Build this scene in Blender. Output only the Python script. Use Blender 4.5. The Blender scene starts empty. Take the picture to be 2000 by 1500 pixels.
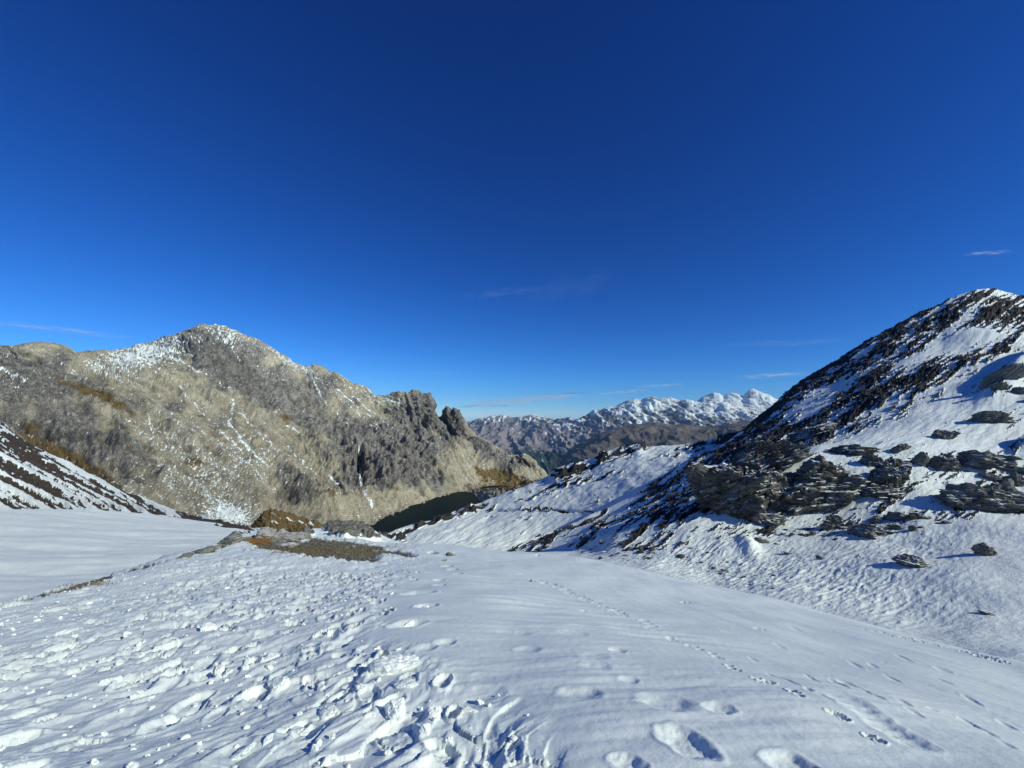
import bpy, bmesh, math, random, time
import numpy as np
from mathutils import Vector, Matrix, Euler
T0 = time.time()
R = math.radians
sc = bpy.context.scene
COL = sc.collection

# ---------------------------------------------------------------- camera
F, PITCH = 800.0, R(4.3)
cam_d = bpy.data.cameras.new('camera')
cam_d.sensor_width = 36.0
cam_d.lens = 36.0 * F / 2000.0
cam_d.clip_start, cam_d.clip_end = 0.05, 120000.0
cam = bpy.data.objects.new('camera', cam_d)
COL.objects.link(cam)
cam.location = (0, 0, 0)
cam.rotation_euler = (R(90) + PITCH, 0, 0)
sc.camera = cam

# ---------------------------------------------------------------- world, sun, exposure
SUN_EL, SUN_AZ = R(31), R(120)          # azimuth clockwise from +Y (the view direction)
SUN_DIR = Vector((math.sin(SUN_AZ) * math.cos(SUN_EL), math.cos(SUN_AZ) * math.cos(SUN_EL), math.sin(SUN_EL)))
world = bpy.data.worlds.new('World')
sc.world = world
world.use_nodes = True
wn, wl = world.node_tree.nodes, world.node_tree.links
wn.clear()
w_out = wn.new('ShaderNodeOutputWorld')
w_bg = wn.new('ShaderNodeBackground')
w_sky = wn.new('ShaderNodeTexSky')
w_sky.sky_type = 'NISHITA'
w_sky.sun_disc = False
w_sky.sun_elevation = SUN_EL
w_sky.sun_rotation = SUN_AZ
w_sky.altitude = 2700
w_sky.air_density = 1.0
w_sky.dust_density = 0.0
w_sky.ozone_density = 4.0
w_sep = wn.new('ShaderNodeSeparateColor'); w_com = wn.new('ShaderNodeCombineColor')
wl.new(w_sky.outputs['Color'], w_sep.inputs[0])
for i_, (p_, k_) in enumerate(((2.1, .10), (1.50, .44), (1.22, 1.10))):   # deep blue of a clear high-altitude sky
    a_ = wn.new('ShaderNodeMath'); a_.operation = 'POWER'; a_.inputs[1].default_value = p_
    b_ = wn.new('ShaderNodeMath'); b_.operation = 'MULTIPLY'; b_.inputs[1].default_value = k_
    wl.new(w_sep.outputs[i_], a_.inputs[0]); wl.new(a_.outputs[0], b_.inputs[0]); wl.new(b_.outputs[0], w_com.inputs[i_])
w_bg.inputs['Strength'].default_value = 0.075
wl.new(w_com.outputs[0], w_bg.inputs['Color'])
wl.new(w_bg.outputs['Background'], w_out.inputs['Surface'])

sun_d = bpy.data.lights.new('sun', 'SUN')
sun_d.energy = 4.2
sun_d.angle = R(0.53)
sun_d.color = (1.0, 0.995, 0.84)
sun = bpy.data.objects.new('sun', sun_d)
COL.objects.link(sun)
sun.rotation_euler = SUN_DIR.to_track_quat('Z', 'Y').to_euler()
sun.location = SUN_DIR * 100

sc.view_settings.view_transform = 'Standard'
sc.view_settings.look = 'None'
sc.view_settings.gamma = 1.0
sc.view_settings.exposure = 0.0
sc.view_settings.use_curve_mapping = False
sc.render.engine = 'CYCLES'
sc.cycles.max_bounces = 5
sc.cycles.diffuse_bounces = 3
sc.cycles.transparent_max_bounces = 8

# ---------------------------------------------------------------- noise
_rng = np.random.default_rng(7)
_ang = _rng.random(65536) * 2 * np.pi
_GX, _GY = np.cos(_ang).astype(np.float32), np.sin(_ang).astype(np.float32)
_RV = _rng.random((65536, 3)).astype(np.float32)

def noise2(x, y, seed=0):
    x = np.asarray(x, np.float64) + seed * 17.13; y = np.asarray(y, np.float64) + seed * 31.7
    xi = np.floor(x).astype(np.int64); yi = np.floor(y).astype(np.int64)
    fx = (x - xi).astype(np.float32); fy = (y - yi).astype(np.float32)
    u = fx * fx * fx * (fx * (fx * 6 - 15) + 10); v = fy * fy * fy * (fy * (fy * 6 - 15) + 10)
    x0 = xi & 255; x1 = (xi + 1) & 255; y0 = (yi & 255) << 8; y1 = ((yi + 1) & 255) << 8
    def g(ix, iy, dx, dy):
        i = ix + iy
        return _GX[i] * dx + _GY[i] * dy
    a = g(x0, y0, fx, fy); b = g(x1, y0, fx - 1, fy)
    c = g(x0, y1, fx, fy - 1); d = g(x1, y1, fx - 1, fy - 1)
    a += u * (b - a); c += u * (d - c)
    return (a + v * (c - a)) * 1.5

def fbm(x, y, octv=4, seed=0, gain=0.5, lac=2.03):
    s = 0; a = 1.0
    for o in range(octv):
        s = s + a * noise2(x, y, seed + o * 3)
        x, y = (x * 0.8 - y * 0.6) * lac, (x * 0.6 + y * 0.8) * lac
        a *= gain
    return s

def ridged(x, y, octv=4, seed=0, gain=0.5, rot=True, lac=2.03):
    s = 0; a = 1.0; w = 1.0
    for o in range(octv):
        n = 1 - 2 * np.abs(noise2(x, y, seed + o * 3))
        n = n * w
        w = np.clip(n * 1.2 + .25, 0, 1)
        s = s + a * n
        if rot: x, y = (x * 0.8 - y * 0.6) * lac, (x * 0.6 + y * 0.8) * lac
        else: x, y = x * lac, y * lac
        a *= gain
    return s

def worley(x, y, seed=0, jit=0.9):
    x = np.asarray(x, np.float64) + seed * 7.7; y = np.asarray(y, np.float64) + seed * 3.3
    xi = np.floor(x).astype(np.int64); yi = np.floor(y).astype(np.int64)
    f1 = np.full(x.shape, 9.0, np.float32); f2 = f1.copy(); cid = np.zeros(x.shape, np.float32)
    for ox in (-1, 0, 1):
        for oy in (-1, 0, 1):
            cx = xi + ox; cy = yi + oy
            h = _RV[(cx & 255) + ((cy & 255) << 8)]
            dx = cx + .5 + (h[..., 0] - .5) * jit - x; dy = cy + .5 + (h[..., 1] - .5) * jit - y
            d = (dx * dx + dy * dy).astype(np.float32)
            near = d < f1
            f2 = np.where(near, f1, np.minimum(f2, d))
            cid = np.where(near, h[..., 2], cid)
            f1 = np.where(near, d, f1)
    return np.sqrt(f1), np.sqrt(f2), cid

def facet(x, y, seed=0, tilt=1.0):
    """broken blocks: every cell has its own height and lean"""
    x = np.asarray(x, np.float64) + seed * 7.7; y = np.asarray(y, np.float64) + seed * 3.3
    xi = np.floor(x).astype(np.int64); yi = np.floor(y).astype(np.int64)
    f1 = np.full(x.shape, 9.0, np.float32); h_ = np.zeros(x.shape, np.float32)
    for ox in (-1, 0, 1):
        for oy in (-1, 0, 1):
            cx = xi + ox; cy = yi + oy
            i = (cx & 255) + ((cy & 255) << 8); h = _RV[i]; g = _RV[(i * 3 + 77) & 65535]
            dx = (x - (cx + .5 + (h[..., 0] - .5) * .95)).astype(np.float32); dy = (y - (cy + .5 + (h[..., 1] - .5) * .95)).astype(np.float32)
            d = dx * dx + dy * dy
            near = d < f1
            h_ = np.where(near, (h[..., 2] - .5) + tilt * (dx * (g[..., 0] - .5) + dy * (g[..., 1] - .5)) * 2, h_)
            f1 = np.where(near, d, f1)
    return h_

def sstep(a, b, x):
    t = np.clip((x - a) / (b - a), 0, 1)
    return t * t * (3 - 2 * t)

def rot2(x, y, deg):
    c, s = math.cos(R(deg)), math.sin(R(deg))
    return x * c + y * s, -x * s + y * c

# ---------------------------------------------------------------- directions of view
def ray(u, v):
    x = (np.asarray(u, float) - 1000) / F; y = -(np.asarray(v, float) - 750) / F
    X = x; Y = math.cos(PITCH) - y * math.sin(PITCH); Z = math.sin(PITCH) + y * math.cos(PITCH)
    return X, Y, Z
def az_t(u, v):
    X, Y, Z = ray(u, v)
    return np.arctan2(X, Y), Z / np.hypot(X, Y)
def project(X, Y, Z):
    f = Y * math.cos(PITCH) + Z * math.sin(PITCH); up = -Y * math.sin(PITCH) + Z * math.cos(PITCH)
    f = np.where(np.abs(f) < 1e-6, 1e-6, f)
    return 1000 + F * X / f, 750 - F * up / f
def pt(u, v, d):
    a, t = az_t(u, v)
    return Vector((math.sin(a) * d, math.cos(a) * d, float(t) * d))

# ---------------------------------------------------------------- terrain sheets
def smooth1(a, k):
    if k < 2: return a
    ker = np.hanning(k + 2)[1:-1]; ker /= ker.sum()
    p = np.pad(a, (k, k), mode='edge')
    return np.convolve(p, ker, mode='same')[k:-k]

def pchip_rows(Yv, S):
    """Yv (rows, cols), monotone cubic along rows at params S (n,) -> (n, cols)"""
    n = Yv.shape[0]
    dl = np.diff(Yv, axis=0)
    m = np.zeros_like(Yv)
    m[0] = dl[0]; m[-1] = dl[-1]
    for i in range(1, n - 1):
        p = dl[i - 1] * dl[i]
        m[i] = np.where(p > 0, 2 * p / (dl[i - 1] + dl[i] + 1e-12 * np.sign(dl[i] + 1e-30)), 0)
    i = np.clip(np.floor(S).astype(int), 0, n - 2); t = (S - i)[:, None]
    h00 = 2 * t**3 - 3 * t**2 + 1; h10 = t**3 - 2 * t**2 + t; h01 = -2 * t**3 + 3 * t**2; h11 = t**3 - t**2
    return h00 * Yv[i] + h10 * m[i] + h01 * Yv[i + 1] + h11 * m[i + 1]

class Sheet:
    """A terrain sheet given by lines running across the land from near to far."""
    def __init__(s, rows, u0, u1, nc, nr, smooth=None, weights=None, kd=60, lin=False):
        # fine columns over the part that can be looked at closely, coarse ones beyond
        d0, d1 = max(u0, -40), min(u1, 2040)
        nl, nh = (60 if u0 < d0 else 0), (60 if u1 > d1 else 0)
        xs = np.concatenate([np.linspace(u0, d0, nl, endpoint=False), np.linspace(d0, d1, nc - nl - nh), np.linspace(d1, u1, nh + 1)[1:]])
        xs = (xs - 1000) / F
        az = np.arctan(xs)
        sp = np.min(np.diff(xs)); xu = np.arange(xs[0], xs[-1] + sp, sp); azu = np.arctan(xu)
        T, L = [], []
        for k, row in enumerate(rows):
            r = np.array(row, float)
            a, t = az_t(r[:, 0], r[:, 1])
            Tn = np.interp(azu, a, t); Ln = np.interp(azu, a, np.log(r[:, 2]))
            kk = (smooth[k] if smooth else 30)
            T.append(np.interp(xs, xu, smooth1(Tn, kk))); L.append(np.interp(xs, xu, smooth1(Ln, max(kk, 30))))
        T, L = np.array(T), np.array(L)
        S = np.linspace(0, len(rows) - 1, 40 * (len(rows) - 1) + 1)
        if lin:
            f = lambda A: np.array([np.interp(S, np.arange(len(rows)), A[:, c]) for c in range(nc)]).T
            Tc, Lc = f(T), f(L)
        else:
            Tc, Lc = pchip_rows(T, S), pchip_rows(L, S)
        w = np.ones(len(rows) - 1) if weights is None else np.array(weights, float)
        wi = w[np.clip(np.floor(0.5 * (S[1:] + S[:-1])).astype(int), 0, len(w) - 1)][:, None]
        seg = (np.abs(np.diff(Tc, axis=0)) * F + kd * np.abs(np.diff(Lc, axis=0))) * wi + 1e-4
        cum = np.vstack([np.zeros(nc), np.cumsum(seg, axis=0)])
        # the same row spacing everywhere, blurred across columns
        frac = cum / cum[-1]
        q = np.linspace(0, 1, nr)
        t2 = np.empty((nr, nc)); l2 = t2.copy(); s2 = t2.copy()
        SQ = np.array([np.interp(q, frac[:, c], S) for c in range(nc)]).T
        for k in range(nr): SQ[k] = smooth1(SQ[k], 15)
        for c in range(nc):
            t2[:, c] = np.interp(SQ[:, c], S, Tc[:, c]); l2[:, c] = np.interp(SQ[:, c], S, Lc[:, c])
        s.s = SQ; s.d = np.exp(l2); s.az = np.broadcast_to(az, (nr, nc))
        s.X = np.sin(s.az) * s.d; s.Y = np.cos(s.az) * s.d; s.Z = t2 * s.d
        s.u, s.v = project(s.X, s.Y, s.Z)
        s.nr, s.nc = nr, nc
        s.slope_normals()
    def slope_normals(s):
        P = np.stack([s.X, s.Y, s.Z], -1)
        a = np.gradient(P, axis=1); b = np.gradient(P, axis=0)
        n = np.cross(a, b)
        n /= np.linalg.norm(n, axis=-1, keepdims=True) + 1e-12
        n *= np.sign(n[..., 2:3] + 1e-9)
        s.N = n
    def push(s, amount):
        s.X = s.X + s.N[..., 0] * amount; s.Y = s.Y + s.N[..., 1] * amount; s.Z = s.Z + s.N[..., 2] * amount
    def build(s, name, mat, mask=None):
        nr, nc = s.nr, s.nc
        me = bpy.data.meshes.new(name)
        co = np.stack([s.X, s.Y, s.Z], -1).reshape(-1, 3).astype(np.float32)
        i = np.arange(nr * nc).reshape(nr, nc)
        q = np.stack([i[:-1, :-1], i[:-1, 1:], i[1:, 1:], i[1:, :-1]], -1).reshape(-1, 4)
        mesh_fill(me, co, q)
        if mask is not None:
            at = me.attributes.new('mask', 'FLOAT_COLOR', 'POINT')
            at.data.foreach_set('color', np.stack([np.broadcast_to(m, (nr, nc)) for m in mask], -1).reshape(-1).astype(np.float32))
        me.materials.append(mat)
        o = bpy.data.objects.new(name, me)
        COL.objects.link(o)
        o['kind'] = 'structure'
        s.pu, s.pv = project(s.X, s.Y, s.Z)
        return o
    def at(s, u, v, smin=0, smax=99):
        """point of the land seen in direction (u, v)"""
        c = (s.pu - u) ** 2 + (s.pv - v) ** 2
        c = np.where((s.s < smin) | (s.s > smax), 1e9, c)
        k = np.unravel_index(np.argmin(c), c.shape)
        return Vector((float(s.X[k]), float(s.Y[k]), float(s.Z[k])))
    def ground(s, x, y):
        """height of the land at (x, y)"""
        a = math.atan2(x, y); d = math.hypot(x, y)
        c = int(np.argmin(np.abs(s.az[0] - a)))
        k = int(np.argmin(np.abs(s.d[:, c] - d)))
        return float(s.Z[k, c])

def mesh_fill(me, co, q):
    n = q.shape[1]
    me.vertices.add(len(co)); me.vertices.foreach_set('co', np.ascontiguousarray(co, np.float32).ravel())
    me.loops.add(q.size); me.loops.foreach_set('vertex_index', q.ravel().astype(np.int32))
    me.polygons.add(len(q)); me.polygons.foreach_set('loop_start', np.arange(0, q.size, n, dtype=np.int32))
    me.polygons.foreach_set('loop_total', np.full(len(q), n, np.int32))
    me.polygons.foreach_set('use_smooth', np.ones(len(q), bool))
    me.update(calc_edges=True); me.validate()

def blobs(u, v, lst):
    """soft ellipses (u, v, half width, half height, angle, value) added up"""
    s = np.zeros(u.shape)
    for (cu, cv, ru, rv, an, val) in lst:
        a, b = rot2(u - cu, v - cv, an)
        s = s + val * np.exp(-((a / ru) ** 2 + (b / rv) ** 2))
    return s

def lines(u, v, segs, wob=None):
    """closeness to thin lines (u0, v0, u1, v1, width, strength)"""
    s = np.zeros(u.shape)
    if wob is not None: u = u + wob[0]; v = v + wob[1]
    for (a0, b0, a1, b1, w, st) in segs:
        dx, dy = a1 - a0, b1 - b0; l2 = dx * dx + dy * dy
        t = np.clip(((u - a0) * dx + (v - b0) * dy) / l2, 0, 1)
        d = np.hypot(u - a0 - t * dx, v - b0 - t * dy)
        s = np.maximum(s, st * np.clip(1.3 - d / w, 0, 1))
    return s

# ---------------------------------------------------------------- materials
def srgb(r, g, b):
    f = lambda c: ((c / 255 + 0.055) / 1.055) ** 2.4 if c > 10 else c / 255 / 12.92
    return (f(r), f(g), f(b), 1)

class Nodes:
    def __init__(s, name):
        s.m = bpy.data.materials.new(name); s.m.use_nodes = True
        s.n, s.l = s.m.node_tree.nodes, s.m.node_tree.links
        s.n.clear()
        s.out = s.n.new('ShaderNodeOutputMaterial')
        s.b = s.n.new('ShaderNodeBsdfPrincipled')
        s.l.new(s.b.outputs[0], s.out.inputs[0])
    def geo(s, name='Position'):
        return s.n.new('ShaderNodeNewGeometry').outputs[name]
    def obj(s): return s.n.new('ShaderNodeTexCoord').outputs['Object']
    def scale(s, vec, sx, sy, sz, rz=0):
        m = s.n.new('ShaderNodeMapping'); s.l.new(vec, m.inputs[0])
        m.inputs['Scale'].default_value = (sx, sy, sz); m.inputs['Rotation'].default_value = (0, 0, R(rz))
        return m.outputs[0]
    def noise(s, vec, sc_, det=4, rough=.55, dist=0):
        t = s.n.new('ShaderNodeTexNoise'); s.l.new(vec, t.inputs['Vector'])
        t.inputs['Scale'].default_value = sc_; t.inputs['Detail'].default_value = det
        t.inputs['Roughness'].default_value = rough; t.inputs['Distortion'].default_value = dist
        return t.outputs[0]
    def vor(s, vec, sc_, out='Distance'):
        t = s.n.new('ShaderNodeTexVoronoi'); s.l.new(vec, t.inputs['Vector']); t.inputs['Scale'].default_value = sc_
        return t.outputs[out]
    def ramp(s, fac, stops):
        r = s.n.new('ShaderNodeValToRGB'); s.l.new(fac, r.inputs[0])
        e = r.color_ramp.elements
        e[0].position, e[0].color = stops[0]; e[1].position, e[1].color = stops[-1]
        for p, c in stops[1:-1]:
            x = e.new(p); x.color = c
        return r.outputs[0]
    def mth(s, op, a, b=0.0, c=0.0):
        m = s.n.new('ShaderNodeMath'); m.operation = op
        for i, x in enumerate((a, b, c)):
            if isinstance(x, (int, float)): m.inputs[i].default_value = x
            else: s.l.new(x, m.inputs[i])
        return m.outputs[0]
    def step(s, x, a, b):
        m = s.n.new('ShaderNodeMapRange'); m.interpolation_type = 'SMOOTHSTEP'
        s.l.new(x, m.inputs[0]); m.inputs[1].default_value = a; m.inputs[2].default_value = b
        return m.outputs[0]
    def mix(s, f, a, b, mode='MIX'):
        m = s.n.new('ShaderNodeMix'); m.data_type = 'RGBA'; m.blend_type = mode
        if isinstance(f, (int, float)): m.inputs[0].default_value = f
        else: s.l.new(f, m.inputs[0])
        for i, x in ((6, a), (7, b)):
            if isinstance(x, tuple): m.inputs[i].default_value = x
            else: s.l.new(x, m.inputs[i])
        return m.outputs[2]
    def attr(s, name='mask'):
        a = s.n.new('ShaderNodeAttribute'); a.attribute_name = name
        sp = s.n.new('ShaderNodeSeparateColor'); s.l.new(a.outputs['Color'], sp.inputs[0])
        return sp.outputs[0], sp.outputs[1], sp.outputs[2], a.outputs['Alpha']
    def bump(s, h, strength, dist):
        b = s.n.new('ShaderNodeBump'); b.inputs['Strength'].default_value = strength
        b.inputs['Distance'].default_value = dist; s.l.new(h, b.inputs['Height'])
        s.l.new(b.outputs[0], s.b.inputs['Normal'])
    def set(s, col=None, rough=.8, spec=.2):
        if col is not None:
            if isinstance(col, tuple): s.b.inputs['Base Color'].default_value = col
            else: s.l.new(col, s.b.inputs['Base Color'])
        if isinstance(rough, (int, float)): s.b.inputs['Roughness'].default_value = rough
        else: s.l.new(rough, s.b.inputs['Roughness'])
        s.b.inputs['Specular IOR Level'].default_value = spec
        return s.m

def g4(v, r=1, g=1, b=1): return (v * r, v * g, v * b, 1)
SNOW = (0.77, 0.84, 0.80, 1)
SNOW2 = (0.71, 0.78, 0.755, 1)

def land_mat(name, unit, c_dark, c_mid, c_light, c_grass, c_talus, snow_soft=.12, bump=.4, fine=1.0):
    """rock with snow, grass and scree where the mask says; unit = size in metres of the main grain"""
    k = Nodes(name)
    P = k.geo()
    r, g, b, a = k.attr()
    n1 = k.noise(P, 1 / unit, 7, .7); n2 = k.noise(P, 6 / unit, 5, .72); n3 = k.noise(P, .18 / unit, 3, .5)
    f = k.mth('ADD', k.mth('MULTIPLY', n1, .55), k.mth('MULTIPLY', n2, .45))
    rock = k.ramp(f, [(.30, c_dark), (.5, c_mid), (.68, c_light)])
    ck = k.noise(k.scale(P, 1, 1, 2.2), .8 / unit, 5, .6, .6); ck2 = k.noise(k.scale(P, 1.4, 1, .7), 2.6 / unit, 4, .6, .4)
    crack = k.mth('MULTIPLY', k.step(k.mth('ABSOLUTE', k.mth('SUBTRACT', ck, .5)), 0, .035), k.step(k.mth('ABSOLUTE', k.mth('SUBTRACT', ck2, .5)), -.02, .05))
    rock = k.mix(crack, k.mix(1.0, rock, (.38, .38, .40, 1), 'MULTIPLY'), rock)
    rock = k.mix(k.mth('MULTIPLY', k.step(n3, .35, .65), .5), rock, k.mix(1.0, rock, (.72, .70, .66, 1), 'MULTIPLY'))
    tal = k.mix(k.step(n2, .3, .7), k.mix(1.0, c_talus, (.78, .78, .78, 1), 'MULTIPLY'), c_talus)
    col = k.mix(b, rock, tal)
    grs = k.mix(k.step(n2, .35, .65), k.mix(1.0, c_grass, (.55, .55, .5, 1), 'MULTIPLY'), c_grass)
    gf = k.step(k.mth('ADD', g, k.mth('MULTIPLY', k.mth('SUBTRACT', n2, .5), .5)), .38, .62)
    col = k.mix(gf, col, grs)
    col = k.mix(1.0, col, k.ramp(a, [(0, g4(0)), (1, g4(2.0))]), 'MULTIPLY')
    sf = k.step(k.mth('ADD', r, k.mth('MULTIPLY', k.mth('SUBTRACT', k.noise(P, 3 / unit * fine, 4, .7), .5), .35)), .5 - snow_soft, .5 + snow_soft)
    sn = k.mix(k.step(n1, .35, .65), SNOW2, SNOW)
    col = k.mix(sf, col, sn)
    h = k.mth('MULTIPLY', f, k.mth('SUBTRACT', 1.15, sf))
    k.bump(h, bump, unit * .5)
    return k.set(col, .85, .15)

# ================================================================ LARGE STRUCTURE
def post(row, fd, dv):
    return [(u, v + dv, d * fd) for (u, v, d) in row]

def knots(us, vs, ds): return list(zip(us, vs, ds))

# ---------------------------------------------------------------- far ranges
FAR_SKY = [(860, 850, 15000), (905, 826, 15000), (930, 819, 15000), (945, 816, 15000), (958, 812, 15000), (968, 811, 15000), (978, 807, 15000), (988, 811, 15000), (1003, 815, 15000),
           (1016, 815, 15000), (1030, 811, 15000), (1040, 809, 15000), (1055, 813, 15000), (1068, 816, 15000), (1082, 821, 15000), (1098, 818, 14500), (1112, 816, 14000), (1128, 819, 13500),
           (1140, 813, 13000), (1152, 806, 13000), (1162, 801, 13000), (1176, 800, 13000), (1184, 795, 13000), (1200, 793, 13000), (1214, 787, 13000), (1226, 783, 13000), (1238, 779, 13000),
           (1252, 781, 13000), (1262, 777, 13000), (1276, 773, 13000), (1288, 778, 13000), (1300, 779, 13000), (1314, 779, 13000), (1328, 783, 13000), (1342, 781, 13000), (1356, 785, 13000),
           (1372, 787, 13000), (1386, 784, 13000), (1404, 788, 13000), (1420, 786, 13000), (1440, 792, 13000), (1462, 797, 13000), (1490, 804, 13000), (1540, 815, 13000), (1620, 830, 13000)]
rows = [
    [(860, 960, 4500), (1620, 960, 4500)],
    [(860, 905, 6000), (1000, 905, 6000), (1200, 900, 6000), (1620, 900, 6000)],
    [(860, 868, 9000), (950, 862, 9000), (1050, 858, 9000), (1150, 862, 8500), (1620, 862, 8500)],
    [(860, 848, 12000), (950, 838, 12000), (1050, 836, 12000), (1120, 835, 11000), (1200, 828, 10500), (1400, 825, 10500), (1620, 840, 11000)],
    FAR_SKY, post(FAR_SKY, 1.2, 25), post(FAR_SKY, 1.5, 120)]
far = Sheet(rows, 860, 1620, 620, 190, smooth=[30, 30, 30, 30, 3, 5, 30], weights=[.6, 1, 1, 1, .25, .1])
q = 1.0
hw = 1 - .75 * sstep(3.55, 4.0, far.s)
rg = ridged(far.X / 1500, far.Y / 2600 + far.Z / 900, 6, 3, .55)
rg2 = ridged(far.X / 500 + far.Z / 900, far.Y / 900, 4, 9, .55)
vr = 1 - sstep(2.2, 1.2, far.s) * .7
rg = ridged(far.X / 900 + .3 * noise2(far.X / 900, far.Z / 500, 33), far.Z / 2200 + far.Y / 9000, 6, 3, .58)
far.push((rg - .9) * 55 * hw * vr + (rg2 - .8) * 40 * vr * (.4 + .6 * hw) + facet(far.X / 150 + far.Z / 300, far.Y / 500 + far.Z / 130, 13) * 20 * (.4 + .6 * hw))
far.push(facet(far.X / 420 + far.Z / 700, far.Y / 900 + far.Z / 500, 3) * 30 * hw)
n = fbm(far.X / 170, far.Y / 500 + far.Z / 110, 5, 5, .65)
hgt = (850 - far.v) / 75
ribs = ridged(far.X / 330 + .4 * noise2(far.X / 500, far.Z / 300, 31), far.Z / 900 + far.Y / 4000, 4, 27, .55)
sn = .10 + .50 * sstep(.12, .75, hgt) * sstep(900, 1180, far.u) + .42 * sstep(.3, .6, hgt) * sstep(1100, 1000, far.u) + n * .42 + .16 * fbm(far.X / 60, far.Z / 45, 3, 17) + .30 * (ribs - .7) - (rg2 - .8) * .10 + .06 + .22 * sstep(.35, .8, hgt) * sstep(1130, 1080, far.u)
sn = sn - .25 * sstep(.25, .0, hgt) + blobs(far.u, far.v, [(1105, 838, 12, 3, -30, .9), (1128, 846, 8, 2, 30, .7), (1105, 836, 40, 8, -20, .25)])
far.push((ribs - .8) * 45 * hw)
forest = sstep(872, 890, far.v + n * 10) * sstep(1260, 1120, far.u) + .0
far_mat = land_mat('far_rock', 260, g4(.14, 1, 1, 1.05), g4(.23, 1, 1, 1), g4(.32, 1.0, 1, .98), srgb(56, 76, 74), srgb(140, 134, 136), snow_soft=.2, bump=.2)
far.build('distant_mountains', far_mat, (np.clip(sn, 0, 1), np.clip(forest, 0, 1) * .95, sstep(.35, .05, hgt) * .85, .5 + n * .12))

PK = [(1330, 800, 22000), (1352, 790, 22000), (1362, 782, 22000), (1372, 774, 22000), (1384, 770, 22000), (1394, 766, 22000), (1404, 768, 22000), (1412, 774, 22000), (1420, 769, 22000), (1432, 767, 22000), (1442, 768, 22000), (1450, 774, 22000),
      (1458, 766, 22000), (1463, 760, 22000), (1470, 759, 22000), (1476, 762, 22000), (1484, 765, 22000), (1492, 768, 22000), (1502, 770, 22000), (1510, 776, 22000), (1522, 781, 22000), (1540, 790, 22000), (1580, 800, 22000)]
rows = [[(1330, 850, 16000), (1580, 850, 16000)], [(1330, 805, 19500), (1580, 805, 19500)], PK, post(PK, 1.15, 30), post(PK, 1.3, 90)]
peaks = Sheet(rows, 1330, 1580, 260, 70, smooth=[20, 20, 2, 4, 20], weights=[.4, 1, .25, .1])
hw = 1 - .6 * sstep(1.6, 2.0, peaks.s)
rg = ridged(peaks.X / 1300, peaks.Y / 3000 + peaks.Z / 900, 6, 13, .6)
rg = ridged(peaks.X / 900 + .3 * noise2(peaks.X / 900, peaks.Z / 500, 34), peaks.Z / 2400, 6, 35, .6)
peaks.push((rg - .9) * 48 * hw + facet(peaks.X / 420 + peaks.Z / 700, peaks.Z / 380, 14) * 25 * hw + facet(peaks.X / 170, peaks.Z / 170, 15) * 12 * (.4 + .6 * hw))
n = fbm(peaks.X / 260, peaks.Y / 600 + peaks.Z / 160, 5, 15, .6)
peaks.build('white_peaks', far_mat, (np.clip(.72 + n * .35 + .12 * fbm(peaks.X / 80, peaks.Z / 60, 3, 19) + (rg - .9) * .16, 0, 1), 0, 0, .5))

HB = [(1060, 935, 7000), (1090, 900, 7000), (1120, 872, 7200), (1150, 856, 7400), (1180, 843, 7400), (1210, 833, 7400), (1240, 828, 7400), (1270, 825, 7400), (1300, 828, 7400), (1340, 830, 7300),
      (1370, 834, 7200), (1400, 833, 7200), (1430, 828, 7000), (1460, 824, 7000), (1520, 820, 7000), (1620, 815, 7000)]
rows = [[(1060, 960, 4200), (1620, 960, 4200)], [(1060, 940, 5200), (1150, 900, 5200), (1620, 870, 5200)], HB, post(HB, 1.12, 15), post(HB, 1.3, 60)]
hills = Sheet(rows, 1060, 1620, 440, 110, smooth=[20, 20, 8, 8, 20], weights=[.4, 1, .25, .1])
hw = 1 - .7 * sstep(1.5, 2.0, hills.s)
rg = ridged(hills.X / 700, hills.Y / 1300 + hills.Z / 500, 6, 23, .58)
hills.push((rg - .9) * 60 * hw)
n = fbm(hills.X / 120, hills.Y / 300 + hills.Z / 90, 5, 25, .6)
hills_mat = land_mat('brown_hill', 110, g4(.09, 1.05, 1, .98), g4(.15, 1.07, .99, .93), g4(.21, 1.05, 1, .93), srgb(118, 108, 92), srgb(134, 122, 112), snow_soft=.1, bump=.7)
hills.build('brown_hills', hills_mat, (np.clip(.12 + n * .3, 0, .9), np.clip(.35 + n * .4, 0, 1), .3, .5 + n * .15))

# ---------------------------------------------------------------- valley ground under everything
me = bpy.data.meshes.new('valley_ground')
gx = np.linspace(-26000, 26000, 27); gy = np.linspace(-6000, 30000, 19)
GX, GY = np.meshgrid(gx, gy); GZ = -1000 + fbm(GX / 5000, GY / 5000, 3, 4) * 40
idx = np.arange(GX.size).reshape(GX.shape)
mesh_fill(me, np.stack([GX, GY, GZ], -1).reshape(-1, 3), np.stack([idx[:-1, :-1], idx[:-1, 1:], idx[1:, 1:], idx[1:, :-1]], -1).reshape(-1, 4))
k = Nodes('valley_grass')
me.materials.append(k.set(k.mix(k.noise(k.geo(), .002), g4(.05, 1, 1.1, .8), g4(.1, 1, 1, .85)), .9, .1))
o = bpy.data.objects.new('valley_ground', me); COL.objects.link(o); o['kind'] = 'structure'

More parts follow.
